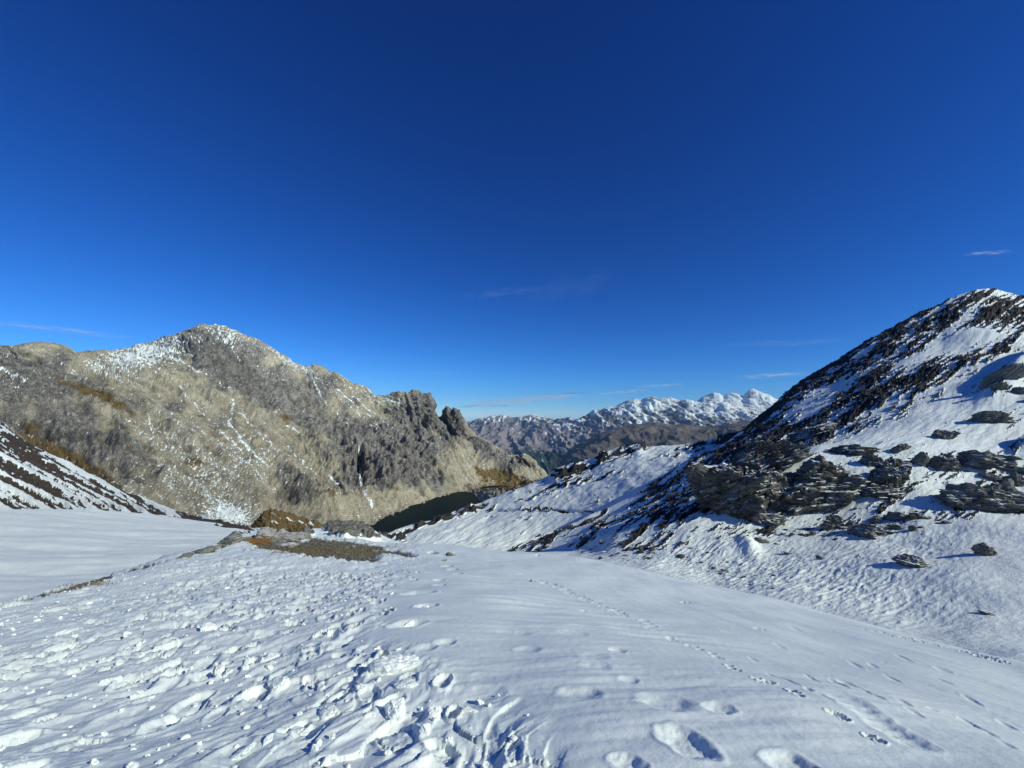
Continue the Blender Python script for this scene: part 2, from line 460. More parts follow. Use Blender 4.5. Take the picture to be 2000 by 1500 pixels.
# ---------------------------------------------------------------- left mountain
L_SKY = [(-500, 720, 1500), (-200, 690, 1500), (-60, 684, 1500), (0, 678, 1500), (22, 681, 1500), (34, 675, 1500), (50, 671, 1500), (75, 669, 1500), (100, 670, 1500), (118, 676, 1500), (130, 681, 1500), (148, 688, 1550), (165, 683, 1600), (190, 682, 1650), (225, 680, 1700),
         (248, 677, 1700), (262, 670, 1700), (285, 669, 1700), (305, 664, 1700), (330, 658, 1700), (350, 652, 1700), (366, 645, 1700), (378, 638, 1700), (388, 633, 1700), (398, 632, 1700), (408, 636, 1700), (420, 633, 1700), (440, 637, 1700), (458, 643, 1700), (478, 652, 1700),
         (500, 660, 1700), (520, 670, 1680), (538, 683, 1660), (556, 692, 1640), (566, 696, 1640), (574, 705, 1630), (590, 711, 1620), (602, 715, 1600), (608, 710, 1590), (622, 711, 1580), (634, 717, 1570), (645, 725, 1560), (660, 728, 1550), (668, 735, 1550), (680, 743, 1550), (688, 750, 1550), (694, 749, 1550),
         (706, 753, 1540), (720, 756, 1540), (724, 764, 1530), (732, 771, 1520), (752, 771, 1500), (765, 766, 1480), (778, 763, 1460), (790, 765, 1450), (805, 761, 1440), (818, 764, 1440), (824, 768, 1440), (836, 769, 1440), (844, 774, 1440), (847, 785, 1440), (851, 797, 1440), (857, 803, 1420), (864, 799, 1400), (870, 794, 1400), (876, 798, 1390),
         (880, 802, 1380), (888, 801, 1380), (894, 805, 1370), (900, 815, 1370), (908, 825, 1360), (915, 838, 1350), (928, 848, 1340), (940, 856, 1330), (952, 863, 1320), (966, 871, 1310), (976, 880, 1300), (986, 887, 1290), (1000, 888, 1270), (1014, 887, 1260), (1024, 885, 1250), (1034, 889, 1240), (1042, 896, 1230), (1050, 905, 1220), (1060, 914, 1210), (1070, 925, 1200), (1090, 945, 1200), (1130, 960, 1200)]
toe = [(-500, 1010, 480), (0, 1000, 480), (250, 1000, 480), (350, 1020, 500), (450, 1040, 520), (520, 1042, 560), (640, 1035, 680), (700, 1026, 715), (738, 1014, 755), (752, 1005, 785), (775, 994, 820), (820, 982, 875), (860, 969, 935), (890, 960, 985), (915, 957, 1000), (935, 958, 950), (960, 954, 900), (1000, 950, 870), (1070, 940, 870), (1130, 950, 870)]
rows = [post(toe, .93, 22), toe,
        [(-500, 900, 720), (0, 905, 720), (250, 915, 720), (350, 935, 740), (450, 950, 740), (600, 950, 820), (700, 945, 860), (800, 930, 960), (900, 920, 1050), (950, 932, 1050), (1000, 950, 1040), (1070, 952, 1060), (1130, 965, 1060)],
        [(-500, 820, 1000), (0, 820, 1000), (200, 830, 1000), (450, 850, 1040), (600, 870, 1060), (700, 875, 1060), (800, 870, 1120), (900, 880, 1170), (950, 898, 1160), (1000, 925, 1130), (1070, 940, 1120), (1130, 962, 1120)],
        [(-500, 760, 1250), (0, 740, 1250), (200, 745, 1300), (400, 720, 1380), (500, 745, 1380), (600, 785, 1340), (700, 815, 1320), (760, 830, 1330), (850, 850, 1320), (900, 862, 1280), (950, 882, 1240), (1000, 908, 1200), (1050, 922, 1170), (1070, 932, 1160), (1130, 961, 1160)],
        L_SKY, post(L_SKY, 1.1, 20), post(L_SKY, 1.5, 140)]
lm = Sheet(rows, -420, 1120, 980, 410, smooth=[60, 25, 60, 60, 50, 2, 4, 60], weights=[.3, 1, 1, 1, 1, .3, .05], kd=40)
u, v = lm.u.copy(), lm.v.copy()
lat = lm.az * 1300; hh = lm.Z * .85 + lm.d * .30
# the gullies and strata run down to the right
ga, gb = rot2(lat, hh, -42)
rockA = blobs(u, v, [(90, 740, 130, 60, 10, .8), (420, 700, 90, 45, 25, .7), (520, 760, 150, 45, 35, .9), (640, 760, 60, 40, 35, .5), (810, 820, 55, 60, 20, 1.0), (885, 830, 22, 40, 15, 1), (120, 850, 160, 50, 15, .8),
                     (700, 890, 60, 60, 20, .9), (800, 920, 80, 45, 25, .8), (590, 960, 60, 30, 30, .8), (230, 900, 90, 50, 10, .5), (1010, 905, 30, 20, 10, .9), (330, 790, 80, 50, 20, .5), (450, 830, 40, 50, 30, .3), (940, 880, 40, 15, 35, .6)])
rockA = np.clip(rockA + .35 * fbm(u / 60, v / 40, 3, 41), 0, 1)
talus = sstep(.62, .22, rockA)
diag = fbm(ga / 260, gb / 13, 4, 47, .6)
big = ridged(ga / 420, gb / 190, 5, 33, .52)
mid = ridged(ga / 110, gb / 60, 5, 37, .6)
cliff = ridged(lat / 45 + hh / 200, hh / 120, 4, 39, .6)
led, led2, _ = worley(lat / 32, hh / 20 + lat / 90, 5)
hw = 1 - .85 * sstep(4.4, 5.0, lm.s)
low = sstep(1.0, 1.8, lm.s)
amp = (big - .8) * 22 * hw * low + (mid - .9) * (1.0 + 5 * rockA) * (.35 + .65 * hw) * (.2 + .8 * low) + rockA * (cliff - .9) * 5 * (.5 + .5 * hw)
amp = amp + rockA * (np.clip(led2 - led, 0, .5)) * 6 * (.5 + .5 * hw)
fc1 = facet(ga / 75 + .3 * noise2(lat / 60, hh / 60, 71), gb / 34, 6, 1.2); fc2 = facet(lat / 34 + .4 * noise2(lat / 20, hh / 20, 72), hh / 16 + lat / 110, 7, 1.2); fc3 = facet(lat / 9, hh / 11, 8)
amp = amp + (.14 + .86 * rockA) * (fc1 * 9 * (.4 + .6 * hw) * low + fc2 * 4.5 * (.2 + .8 * low)) + (.15 + rockA) * fc3 * 2.4 * (.3 + .7 * low)
flute = blobs(u, v, [(815, 810, 45, 50, 10, 1), (885, 825, 20, 30, 10, 1), (610, 740, 60, 30, 35, .6), (1030, 900, 25, 15, 0, .6), (470, 740, 120, 50, 30, .5)])
amp = amp + flute * (ridged(lat / 22 + hh / 150, hh / 160, 3, 49, .55) - .8) * 6
# couloir with the frozen fall
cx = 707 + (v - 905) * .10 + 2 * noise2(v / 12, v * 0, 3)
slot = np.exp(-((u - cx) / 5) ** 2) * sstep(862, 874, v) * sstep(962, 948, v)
amp = amp - slot * 42
cx2 = 855 + (v - 800) * .55
amp = amp - 26 * np.exp(-((u - cx2) / 6) ** 2) * sstep(795, 805, v) * sstep(870, 845, v)
fine_r = ridged(ga / 26, gb / 15, 4, 45, .65) - .9
amp = amp + fine_r * (.6 + 4.2 * rockA) + (ridged(lat / 60 + hh / 90, hh / 34, 4, 46, .6) - .9) * 3.5 * rockA
tn = fbm(lat / 9, hh / 9, 3, 43, .7)
amp = amp + talus * tn * 1.6
lm.push(amp)
u, v = project(lm.X, lm.Y, lm.Z)
wob = (5 * noise2(u / 18, v / 18, 61) + 2.5 * noise2(u / 6, v / 6, 62), 4 * noise2(u / 18, v / 18, 63) + 2 * noise2(u / 6, v / 6, 64))
SL = [(440, 660, 470, 700, 1.6, 1), (470, 700, 520, 725, 1.4, 1), (520, 725, 560, 745, 1.2, .9), (340, 700, 400, 730, 2, 1), (400, 730, 450, 760, 1.6, .9), (350, 755, 370, 780, 1.6, 1), (370, 780, 420, 830, 1.3, .9), (420, 830, 470, 880, 1.2, .9),
      (455, 780, 450, 830, 4, .8), (450, 830, 490, 880, 3.5, .8), (490, 880, 530, 920, 2, .7), (465, 805, 510, 850, 1.3, .9), (510, 850, 560, 900, 1.2, .9), (560, 870, 620, 930, 1.2, .9), (600, 720, 640, 790, 2.5, .9), (640, 790, 680, 830, 1.3, .8),
      (660, 760, 740, 830, 1.3, .9), (680, 790, 745, 845, 1.2, .9), (720, 800, 790, 850, 1.2, .9), (535, 800, 580, 850, 1.2, .8), (560, 830, 600, 860, 1.4, .8), (640, 830, 690, 870, 1.2, .7), (500, 700, 560, 730, 1.2, .7), (0, 720, 50, 740, 3, .8), (20, 815, 60, 855, 2, .8),
      (290, 810, 300, 870, 1.6, .9), (250, 820, 290, 830, 1.2, .8), (380, 930, 500, 900, 2, .5), (700, 870, 703, 900, 2.2, 1.1), (702, 900, 705, 948, 2.6, 1.2), (715, 960, 728, 990, 2.2, .9), (545, 640, 600, 700, 1, .5), (500, 655, 545, 690, 1.4, .9), (640, 930, 660, 945, 3, .9),
      (560, 925, 620, 980, 1.1, .5), (455, 640, 440, 670, 1.2, .7), (745, 770, 790, 790, 3, .6), (780, 800, 800, 830, 1.4, .6), (505, 905, 540, 960, 1.4, .7), (20, 755, 130, 770, 2, .5), (995, 888, 1025, 886, 1.8, 1), (690, 775, 720, 800, 1.2, .8), (600, 880, 650, 905, 1.2, .6)]
sl = lines(u, v, SL, wob)
sreg = blobs(u, v, [(265, 700, 135, 32, -10, .55), (330, 672, 70, 20, -15, .3), (450, 660, 80, 22, 25, .15), (620, 740, 110, 18, 35, .2), (10, 690, 30, 14, 0, .4), (30, 740, 50, 30, 0, .18), (330, 850, 70, 60, 20, .26), (380, 940, 130, 50, 5, .28), (470, 880, 60, 60, 30, .2), (450, 1005, 55, 26, 8, .75), (440, 650, 60, 14, 25, .3), (560, 700, 70, 20, 35, .25),
                      (700, 760, 60, 25, 35, .28), (770, 780, 40, 16, 10, .22), (900, 970, 60, 10, 0, .05), (230, 950, 60, 40, 20, .18), (640, 930, 90, 30, 20, .05), (960, 972, 40, 7, 5, .3), (740, 1000, 60, 14, 0, .1)])
na = fbm(u / 7 + v / 14, v / 3.4 - u / 12, 4, 51, .65); nb = fbm(u / 2.6, v / 1.7, 2, 53, .7)
snow = .165 + sreg * .8 + na * .40 + nb * .42 + np.maximum(sl - .12, 0) * .75 - .18 * rockA + .14 * diag
gr = blobs(u, v, [(190, 770, 70, 18, 25, .35), (130, 750, 60, 14, 20, .5), (230, 790, 50, 12, 30, .5), (110, 890, 100, 30, 25, .7), (60, 830, 60, 20, 20, .4), (250, 870, 20, 14, 30, .5), (380, 905, 28, 20, 20, .8), (180, 930, 90, 20, 25, .7), (570, 980, 50, 12, 30, .5), (620, 860, 40, 14, 50, .5), (560, 820, 30, 14, 60, .5),
                   (790, 870, 40, 10, -20, .55), (740, 930, 60, 14, 25, .35), (650, 960, 30, 20, 0, .5), (960, 925, 60, 14, 15, .7), (1010, 945, 60, 18, 10, .8), (930, 950, 60, 10, 5, .5), (640, 800, 30, 12, 50, .3), (850, 930, 50, 10, 20, .4), (300, 740, 40, 20, 20, .3), (500, 900, 40, 16, 50, .35), (420, 790, 40, 20, 20, .35), (790, 960, 40, 8, 20, .5)])
gr = gr * .9 + .22 * fbm(u / 25, v / 16, 4, 55, .6)
tone = .60 + .10 * fbm(u / 40, v / 30, 4, 57) + .16 * nb + .10 * fine_r + .14 * diag - .35 * slot - .04 * rockA + .12 * blobs(u, v, [(560, 740, 160, 40, 38, 1), (760, 840, 60, 30, 30, .7), (800, 955, 40, 10, 35, 1.2)]) - .16 * blobs(u, v, [(885, 825, 18, 34, 10, .8), (840, 830, 16, 50, 0, .2), (590, 965, 30, 20, 0, .9), (705, 900, 40, 40, 0, .4)])  # the couloir slot's shade is put into the rock tone
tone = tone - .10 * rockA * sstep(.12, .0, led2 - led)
rock_mat = land_mat('grey_mountain_rock', 15, g4(.09, 1, .98, .92), g4(.245, 1, .97, .86), g4(.42, 1, .97, .83), srgb(124, 106, 68), srgb(172, 165, 140), snow_soft=.06, bump=1.0)
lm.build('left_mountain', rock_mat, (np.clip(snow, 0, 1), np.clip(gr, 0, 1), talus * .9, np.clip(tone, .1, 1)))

# ---------------------------------------------------------------- lake
LAKE_Z = -180.0
me = bpy.data.meshes.new('lake')
lx0, lx1, ly0, ly1 = -420, 60, 560, 1060
mesh_fill(me, np.array([(lx0, ly0, LAKE_Z), (lx1, ly0, LAKE_Z), (lx1, ly1, LAKE_Z), (lx0, ly1, LAKE_Z)], float), np.array([[0, 1, 2, 3]]))
k = Nodes('lake_water')
k.bump(k.noise(k.geo(), .5, 4, .6), .35, .4)
me.materials.append(k.set((.006, .014, .012, 1), .45, .02))
o = bpy.data.objects.new('lake', me); COL.objects.link(o); o['kind'] = 'structure'

# ---------------------------------------------------------------- middle snow shoulder
M_SKY = [(560, 1075, 224), (700, 1060, 227), (740, 1050, 229), (765, 1038, 234), (800, 1024, 241), (830, 1018, 247), (850, 1014, 252), (880, 1002, 257), (905, 991, 262), (940, 980, 268), (975, 966, 274), (1000, 956, 270), (1025, 948, 273), (1050, 938, 277), (1068, 930, 280), (1080, 918, 280), (1092, 911, 280), (1110, 907, 282), (1130, 902, 282),
         (1150, 896, 283), (1165, 890, 283), (1180, 881, 282), (1200, 875, 282), (1225, 872, 279), (1245, 866, 277), (1262, 872, 276), (1290, 870, 273), (1320, 869, 270), (1350, 865, 267), (1400, 856, 263), (1450, 845, 260), (1520, 830, 260), (1650, 800, 260)]
us = [560, 700, 760, 850, 950, 1050, 1150, 1250, 1350, 1450, 1550, 1650]
rows = [knots(us, [1110, 1100, 1096, 1098, 1106, 1116, 1126, 1130, 1130, 1130, 1130, 1130], [78] * 12),
        knots(us, [1090, 1076, 1068, 1070, 1078, 1086, 1090, 1085, 1080, 1070, 1060, 1050], [157, 157, 163, 166, 170, 170, 166, 160, 157, 157, 163, 163]),
        knots(us, [1085, 1070, 1060, 1057, 1055, 1050, 1045, 1035, 1010, 980, 960, 930], [176, 176, 182, 189, 192, 192, 182, 173, 166, 163, 170, 176]),
        knots(us, [1080, 1066, 1054, 1038, 1020, 1000, 988, 970, 945, 920, 900, 870], [195, 201, 207, 217, 220, 214, 201, 189, 182, 182, 189, 195]),
        knots(us, [1078, 1062, 1051, 1026, 1000, 970, 945, 925, 905, 885, 870, 840], [207, 214, 220, 233, 239, 236, 229, 214, 204, 204, 211, 217]),
        M_SKY, post(M_SKY, 1.06, 12), post(M_SKY, 1.3, 90)]
ms = Sheet(rows, 560, 1540, 640, 200, smooth=[60, 60, 60, 60, 40, 4, 6, 40], weights=[.4, 1, 1, 1, 1, .3, .05], kd=25)
u, v = ms.u.copy(), ms.v.copy()
lat = ms.az * 700
near_edge = sstep(4.0, 5.0, ms.s)
rk = blobs(u, v, [(1225, 880, 55, 11, -14, .62), (1110, 920, 34, 12, -14, .75), (1170, 905, 40, 10, -20, .35), (1420, 860, 90, 6, -10, .42), (1350, 880, 80, 8, -15, .30), (1160, 935, 90, 10, -12, .34), (1090, 945, 40, 8, -20, .3), (920, 995, 60, 7, -20, .35),
                  (850, 1018, 50, 5, -20, .5), (790, 1038, 50, 6, -20, .55), (1000, 992, 160, 3, 2, .33), (1110, 997, 60, 2.5, 5, .45), (750, 1055, 40, 8, -10, .55), (1500, 850, 80, 30, -20, .8), (870, 1012, 16, 5, 0, .5), (1040, 968, 40, 6, -15, .25)])
a1, b1 = rot2(u, v, -24)
na = fbm(a1 / 22, b1 / 4.5, 5, 71, .62)
rock = rk + na * .42 - .14
rocky = sstep(.18, .42, rock)
und = fbm(ms.X / 160, ms.Y / 260, 4, 73)
zadd = und * 2 * (1 - .7 * near_edge) * sstep(1, 2, ms.s) + rocky * (ridged(ms.X / 14, ms.Y / 25, 4, 75, .6) - .3) * 1.6 * sstep(1, 2.5, ms.s) + fbm(ms.X / 9, ms.Y / 22, 3, 77) * .35
zadd = zadd + fbm(a1 / 30, b1 / 7, 3, 79) * .35 * sstep(1, 2, ms.s)
# the old track across the slope
trk = lines(u, v, [(860, 1000, 990, 992, 2.2, 1), (990, 992, 1090, 994, 2.0, 1), (1090, 994, 1150, 999, 2, 1), (1150, 999, 1235, 1004, 2, 1)], (0 * u, 1.2 * noise2(u / 20, v * 0, 5)))
zadd = zadd - trk * 1.1
ms.Z = ms.Z + zadd
dark_rock = land_mat('dark_slope_rock', 5, g4(.014, 1, 1.0, .97), g4(.045, 1, 1, .95), g4(.10, 1.0, .98, .9), srgb(92, 80, 58), srgb(100, 98, 92), snow_soft=.08, bump=.7)
snowm = np.clip(1 - rock * 1.25 - .1 * trk, 0, 1)
snowm = np.where(rock < .18, np.maximum(snowm, .9), snowm * (1 - .2 * nb.mean()))
ms.build('snow_shoulder', dark_rock, (np.clip(1.0 - sstep(.16, .40, rock + trk * .12) * .95, 0, 1), blobs(u, v, [(900, 1000, 120, 8, -20, .5)]), 0.0 * u, .5 + .08 * na + .2 * sstep(1100, 900, u)))

# ---------------------------------------------------------------- brown hillock and left slope
H_SKY = [(470, 1045, 330), (490, 1028, 330), (505, 1008, 335), (515, 998, 340), (530, 994, 345), (560, 1000, 350), (590, 1010, 355), (615, 1017, 360), (640, 1028, 365), (680, 1045, 370)]
rows = [[(470, 1062, 230), (680, 1062, 240)], [(470, 1050, 290), (520, 1030, 290), (600, 1035, 300), (680, 1052, 310)], H_SKY, post(H_SKY, 1.12, 14), post(H_SKY, 1.4, 60)]
hl = Sheet(rows, 470, 680, 180, 60, smooth=[10, 10, 6, 8, 10], weights=[.5, 1, .4, .1])
u, v = hl.u, hl.v
a1, b1 = rot2(u, v, 30)
n = fbm(a1 / 16, b1 / 3.2, 4, 83, .6)
hl.Z = hl.Z + n * 1.4
sln = lines(u, v, [(512, 1010, 560, 1030, 1.2, 1), (560, 1012, 600, 1026, 1.2, 1), (530, 1002, 548, 1012, 1, .8), (598, 1020, 618, 1028, 1, .8)], (2 * n, 1.5 * n))
grass_mat = land_mat('autumn_turf', 3, g4(.06, 1.05, .95, .72), g4(.12, 1.05, .95, .72), g4(.18, 1.05, .95, .75), srgb(136, 116, 76), srgb(134, 124, 98), bump=.9)
hl.build('turf_hillock', grass_mat, (np.clip(sln * .9 + n * .1, 0, 1), np.clip(.85 + n * .3, 0, 1), .2, .5 + n * .12))

us = [-500, 0, 100, 200, 300, 400, 470, 530, 620, 700]
S_SKY = [(-500, 560, 330), (-200, 700, 310), (0, 822, 290), (20, 838, 288), (60, 866, 284), (120, 900, 278), (200, 938, 268), (280, 973, 255), (330, 993, 245), (370, 1004, 235), (410, 1012, 225), (450, 1022, 215), (470, 1026, 205), (530, 1040, 190), (620, 1050, 170), (700, 1060, 160)]
rows = [knots(us, [1260, 1215, 1185, 1160, 1130, 1110, 1096, 1090, 1090, 1095], [28, 32, 38, 43, 48, 52, 56, 58, 60, 60]),
        knots(us, [1200, 1165, 1140, 1115, 1090, 1072, 1064, 1060, 1064, 1070], [40, 46, 52, 58, 64, 70, 75, 78, 80, 80]),
        knots(us, [1060, 1060, 1055, 1050, 1046, 1042, 1042, 1048, 1056, 1064], [90, 90, 92, 95, 98, 100, 105, 110, 110, 110]),
        knots(us, [996, 994, 994, 996, 1003, 1015, 1026, 1041, 1052, 1061], [160, 160, 160, 165, 170, 175, 180, 170, 150, 140]),
        S_SKY, post(S_SKY, 1.1, 12), post(S_SKY, 1.4, 100)]
sf = Sheet(rows, -420, 690, 480, 180, smooth=[40, 40, 40, 14, 8, 10, 40], weights=[.4, .8, 1, 1.3, .3, .05], lin=True, kd=20)
u, v = sf.u.copy(), sf.v.copy()
fl = sstep(3.02, 2.9, sf.s)
a1, b1 = rot2(u, v, 29)
n1 = fbm(a1 / 190, b1 / 10, 4, 91, .5); n2 = fbm(a1 / 16, b1 / 3.2, 5, 93, .7)
bare = .5 + n1 * .95 + n2 * .34 + .05 * np.sin(b1 / 3.0 + n1 * 3)
bare = np.clip(bare + .35 * sstep(25, 0, np.abs(v - np.interp(u, [p[0] for p in S_SKY], [p[1] for p in S_SKY]))) * sstep(330, 430, u), 0, 1)
edge_bare = blobs(u, v, [(440, 1022, 70, 5, 10, .7), (370, 1012, 60, 4, 6, .5), (470, 1040, 30, 4, 0, .5), (450, 1030, 50, 3, 6, .4)]) + n2 * .2
snowm = np.where(sf.s > 3.0, sstep(.62, .44, bare), 1 - sstep(.3, .55, edge_bare))
slope_part = sstep(2.95, 3.1, sf.s)
sf.Z = sf.Z + slope_part * (n1 * -1.2 + n2 * .35) + (1 - slope_part) * (fbm(sf.X / 26, sf.Y / 9, 4, 95) * .45 + fbm(sf.X / 5, sf.Y / 1.6, 3, 97) * .07) * sstep(0, .5, sf.s)
turf2 = land_mat('scree_slope', 2.0, g4(.03, 1.08, .95, .8), g4(.07, 1.1, .97, .8), g4(.13, 1.1, 1, .85), srgb(86, 70, 50), srgb(96, 84, 70), bump=.6, snow_soft=.1)
sf.build('left_snowfield', turf2, (np.clip(snowm, 0, 1), np.clip(.3 + n2 * .4, 0, 1), .2, .5 + n2 * .15))

# ---------------------------------------------------------------- right bowl, slope and summit
us = [900, 1000, 1100, 1200, 1300, 1400, 1500, 1600, 1700, 1800, 1900, 2000, 2300, 2700]
cv = [1082, 1080, 1092, 1106, 1126, 1149, 1172, 1197, 1222, 1247, 1273, 1300, 1385, 1480]
cd = [70, 64, 57, 51, 46, 42, 38, 35, 32.5, 30.5, 28.5, 27, 25, 24]
B_SKY = [(900, 1078, 86), (985, 1078, 82), (1000, 1073, 82), (1020, 1063, 88), (1040, 1050, 95), (1060, 1042, 101), (1080, 1036, 108), (1100, 1029, 115), (1125, 1018, 121), (1150, 1005, 127), (1180, 994, 135), (1210, 980, 143), (1240, 963, 152), (1262, 950, 159), (1290, 936, 168), (1310, 925, 175), (1330, 908, 182), (1360, 893, 193),
         (1380, 884, 200), (1400, 874, 208), (1420, 862, 217), (1442, 845, 228), (1462, 828, 237), (1480, 813, 245), (1500, 798, 254), (1516, 785, 261), (1530, 769, 268), (1550, 755, 274), (1575, 738, 283), (1600, 722, 292), (1625, 708, 297), (1640, 700, 300), (1660, 686, 304), (1680, 673, 308), (1700, 661, 312), (1720, 651, 316), (1740, 640, 321),
         (1760, 629, 325), (1785, 616, 331), (1810, 605, 337), (1835, 594, 343), (1850, 585, 346), (1870, 577, 351), (1888, 570, 355), (1905, 566, 359), (1925, 563, 363), (1945, 565, 367), (1965, 570, 370), (1985, 575, 372), (2000, 577, 375), (2060, 592, 374), (2150, 620, 372), (2300, 650, 370), (2700, 700, 330)]
rows = [knots(us, [c + 190 for c in cv], [c * .74 for c in cd]),
        knots(us, [c + 45 for c in cv], [c * .82 for c in cd]),
        knots(us, cv, cd),
        knots(us, [1080, 1078, 1076, 1086, 1086, 1075, 1062, 1056, 1050, 1045, 1040, 1040, 1080, 1150], [76, 72, 66, 55, 52, 53, 55, 56, 56, 57, 58, 59, 56, 50]),
        knots(us, [1079, 1076, 1060, 1052, 1040, 1020, 990, 975, 960, 955, 950, 945, 950, 980], [78, 76, 72, 62, 59, 60, 64, 66, 68, 70, 73, 76, 76, 70]),
        knots(us, [1078.6, 1075, 1050, 1032, 1005, 965, 915, 885, 875, 870, 862, 855, 840, 840], [80, 78, 80, 72, 69, 70, 74, 77, 80, 83, 87, 90, 94, 92]),
        knots(us, [1078.4, 1074.5, 1042, 1014, 975, 930, 885, 850, 822, 800, 785, 770, 760, 780], [82, 80, 90, 86, 85, 86, 88, 92, 98, 105, 112, 120, 130, 126]),
        knots(us, [1078.2, 1074, 1035, 1000, 952, 905, 858, 815, 775, 740, 712, 695, 690, 730], [84, 82, 104, 114, 124, 136, 146, 152, 160, 172, 186, 200, 214, 200]),
        B_SKY, post(B_SKY, 1.1, 14), post(B_SKY, 1.6, 140)]
bs = Sheet(rows, 930, 2620, 850, 430, smooth=[50, 50, 50, 40, 40, 40, 40, 40, 4, 8, 50], weights=[.02, .3, 1.1, 1, 1, 1, 1, 1, .3, .04], kd=25)
bs.s = bs.s - 1
u, v = bs.u.copy(), bs.v.copy()
X, Y = bs.X, bs.Y
a1, b1 = rot2(u, v, -34)
a2, b2 = rot2(u, v, -20)
strat = fbm(a1 / 70, b1 / 6.5, 5, 101, .62); strat2 = fbm(a2 / 34, b2 / 4.2, 4, 103, .64); spk = fbm(u / 3.2, v / 2.0, 2, 105, .7)
crest = np.interp(u, [p[0] for p in B_SKY], [p[1] for p in B_SKY])
dep = v - crest
reg = blobs(u, v, [(1600, 740, 170, 32, -33, .75), (1760, 660, 150, 32, -28, .75), (1920, 600, 110, 40, 0, .60), (1960, 640, 70, 50, 0, .3), (1500, 820, 90, 26, -40, .55), (1690, 745, 130, 30, -33, .28), (1800, 735, 120, 26, -20, .48), (1650, 800, 110, 28, -30, .55), (1530, 850, 110, 26, -28, .52), (1920, 715, 70, 14, -20, .35),
                    (1420, 900, 110, 26, -26, .60), (1300, 960, 90, 26, -32, .52), (1200, 1010, 90, 24, -33, .52), (1070, 1050, 70, 18, -28, .80), (1230, 1060, 110, 30, -28, .62), (1330, 1010, 70, 40, -30, .45), (1380, 960, 60, 40, -20, .4), (1650, 850, 50, 10, -12, .3), (1560, 860, 60, 14, -20, .4), (1620, 820, 60, 14, -30, .3), (1990, 610, 60, 60, 0, .3), (1720, 770, 110, 22, -28, .45), (1860, 715, 110, 20, -26, .45), (1950, 690, 60, 10, -20, .3), (1600, 815, 90, 18, -30, .3), (1790, 760, 40, 14, -25, .3), (1930, 760, 40, 10, -15, .25), (1690, 735, 70, 10, -32, .3),
                    (1620, 1030, 160, 12, -3, .24), (1740, 1010, 90, 16, -5, .26), (1960, 930, 60, 20, -5, .24), (1850, 900, 90, 10, 0, .14), (1460, 1045, 40, 8, 0, .15), (1900, 800, 60, 10, -20, .25), (1960, 735, 50, 12, -25, .25), (1350, 1065, 60, 14, -10, .3)])
reg = reg - blobs(u, v, [(1620, 768, 80, 13, -36, .7), (1730, 700, 80, 9, -32, .5), (1885, 658, 55, 20, -20, .8), (1560, 812, 60, 11, -38, .6), (1690, 725, 60, 8, -34, .5), (1700, 840, 120, 20, -20, .4), (1850, 840, 160, 40, -10, .6), (1850, 780, 80, 14, -32, .5), (1980, 700, 50, 10, -15, .4), (1490, 890, 90, 8, -25, .3), (1130, 1045, 50, 8, -30, .45), (1210, 1035, 60, 12, -28, .45), (1300, 985, 40, 14, -40, .25),
                         (1400, 860, 60, 8, -18, .45), (1330, 1050, 60, 16, 0, .4), (1550, 930, 60, 40, -20, .3)])
toe_m = sstep(1.9, 2.5, bs.s)
reg = reg + .38 * sstep(70, 5, dep) * sstep(1440, 1520, u) * sstep(1980, 1860, u)
reg = np.clip(reg, -.6, .95); reg = np.where(reg > .5, .5 + (reg - .5) * .6, reg)
rock = (reg * .88 + strat * .58 + strat2 * .36 + spk * .22 + .25 * facet(a1 / 14, b1 / 4.5, 4, 0) + .55 * fbm(a1 / 130, b1 / 24, 3, 107) - .44)
rock = rock * toe_m + (1 - toe_m) * (-.3 + .0 * u)
rocky = sstep(.0, .22, rock)
hw = 1 - .75 * sstep(6.5, 7.0, bs.s)
dsc = np.clip(bs.d / 120, .5, 3)
up = fbm(X / 60, Y / 60, 3, 111) * 2.2 * sstep(2.2, 3.6, bs.s) * hw
rib, _ = rot2(X, Y, 0)
ledges = ridged(a1 / 26, b1 / 5, 4, 113, .62) - .8
up = up + rocky * (.8 + ledges * .9 + .9 * facet(a1 / 16, b1 / 5, 5, 1.3) + .5 * facet(a1 / 6, b1 / 3, 6)) * dsc * .30 * (.3 + .7 * hw) * toe_m
up = up + (1 - rocky) * toe_m * dsc * (.10 * fbm(a1 / 40, b1 / 14, 3, 114) + .05 * strat2)
# wind carved snow in the bowl
xr, yr = rot2(X, Y, 25)
bowl = (1 - sstep(3.0, 4.2, bs.s)) * sstep(.3, 1.0, bs.s)
rgh = np.clip(.06 + .75 * blobs(u, v, [(1350, 1110, 200, 45, 15, 1), (1620, 1120, 260, 60, 10, 1), (1800, 1060, 150, 40, 0, .7), (1750, 950, 150, 60, 0, .7), (1650, 1170, 160, 30, 10, .6), (1420, 1070, 90, 30, 0, 1.0)]) , 0, 1.2)
sas = ridged(xr / 1.5, yr / .5, 4, 117, .6) - .8
wf1, wf2, wc = worley(xr / 1.5, yr / .6, 3)
up = up + bowl * (fbm(X / 14, Y / 14, 3, 119) * .45 + rgh * (sas * .045 + np.where(wc > .72, np.clip(.55 - wf1, 0, 1), 0) * .20) + fbm(xr / 5, yr / 2.2, 3, 121) * .04 + .03 * facet(xr / .8, yr / .35, 12, 1.0) * rgh)
# drifted block of snow at the toe
drift = blobs(u, v, [(1462, 1066, 22, 14, 35, 1.0), (1425, 1070, 40, 12, 0, .4)])
up = up + drift * .8
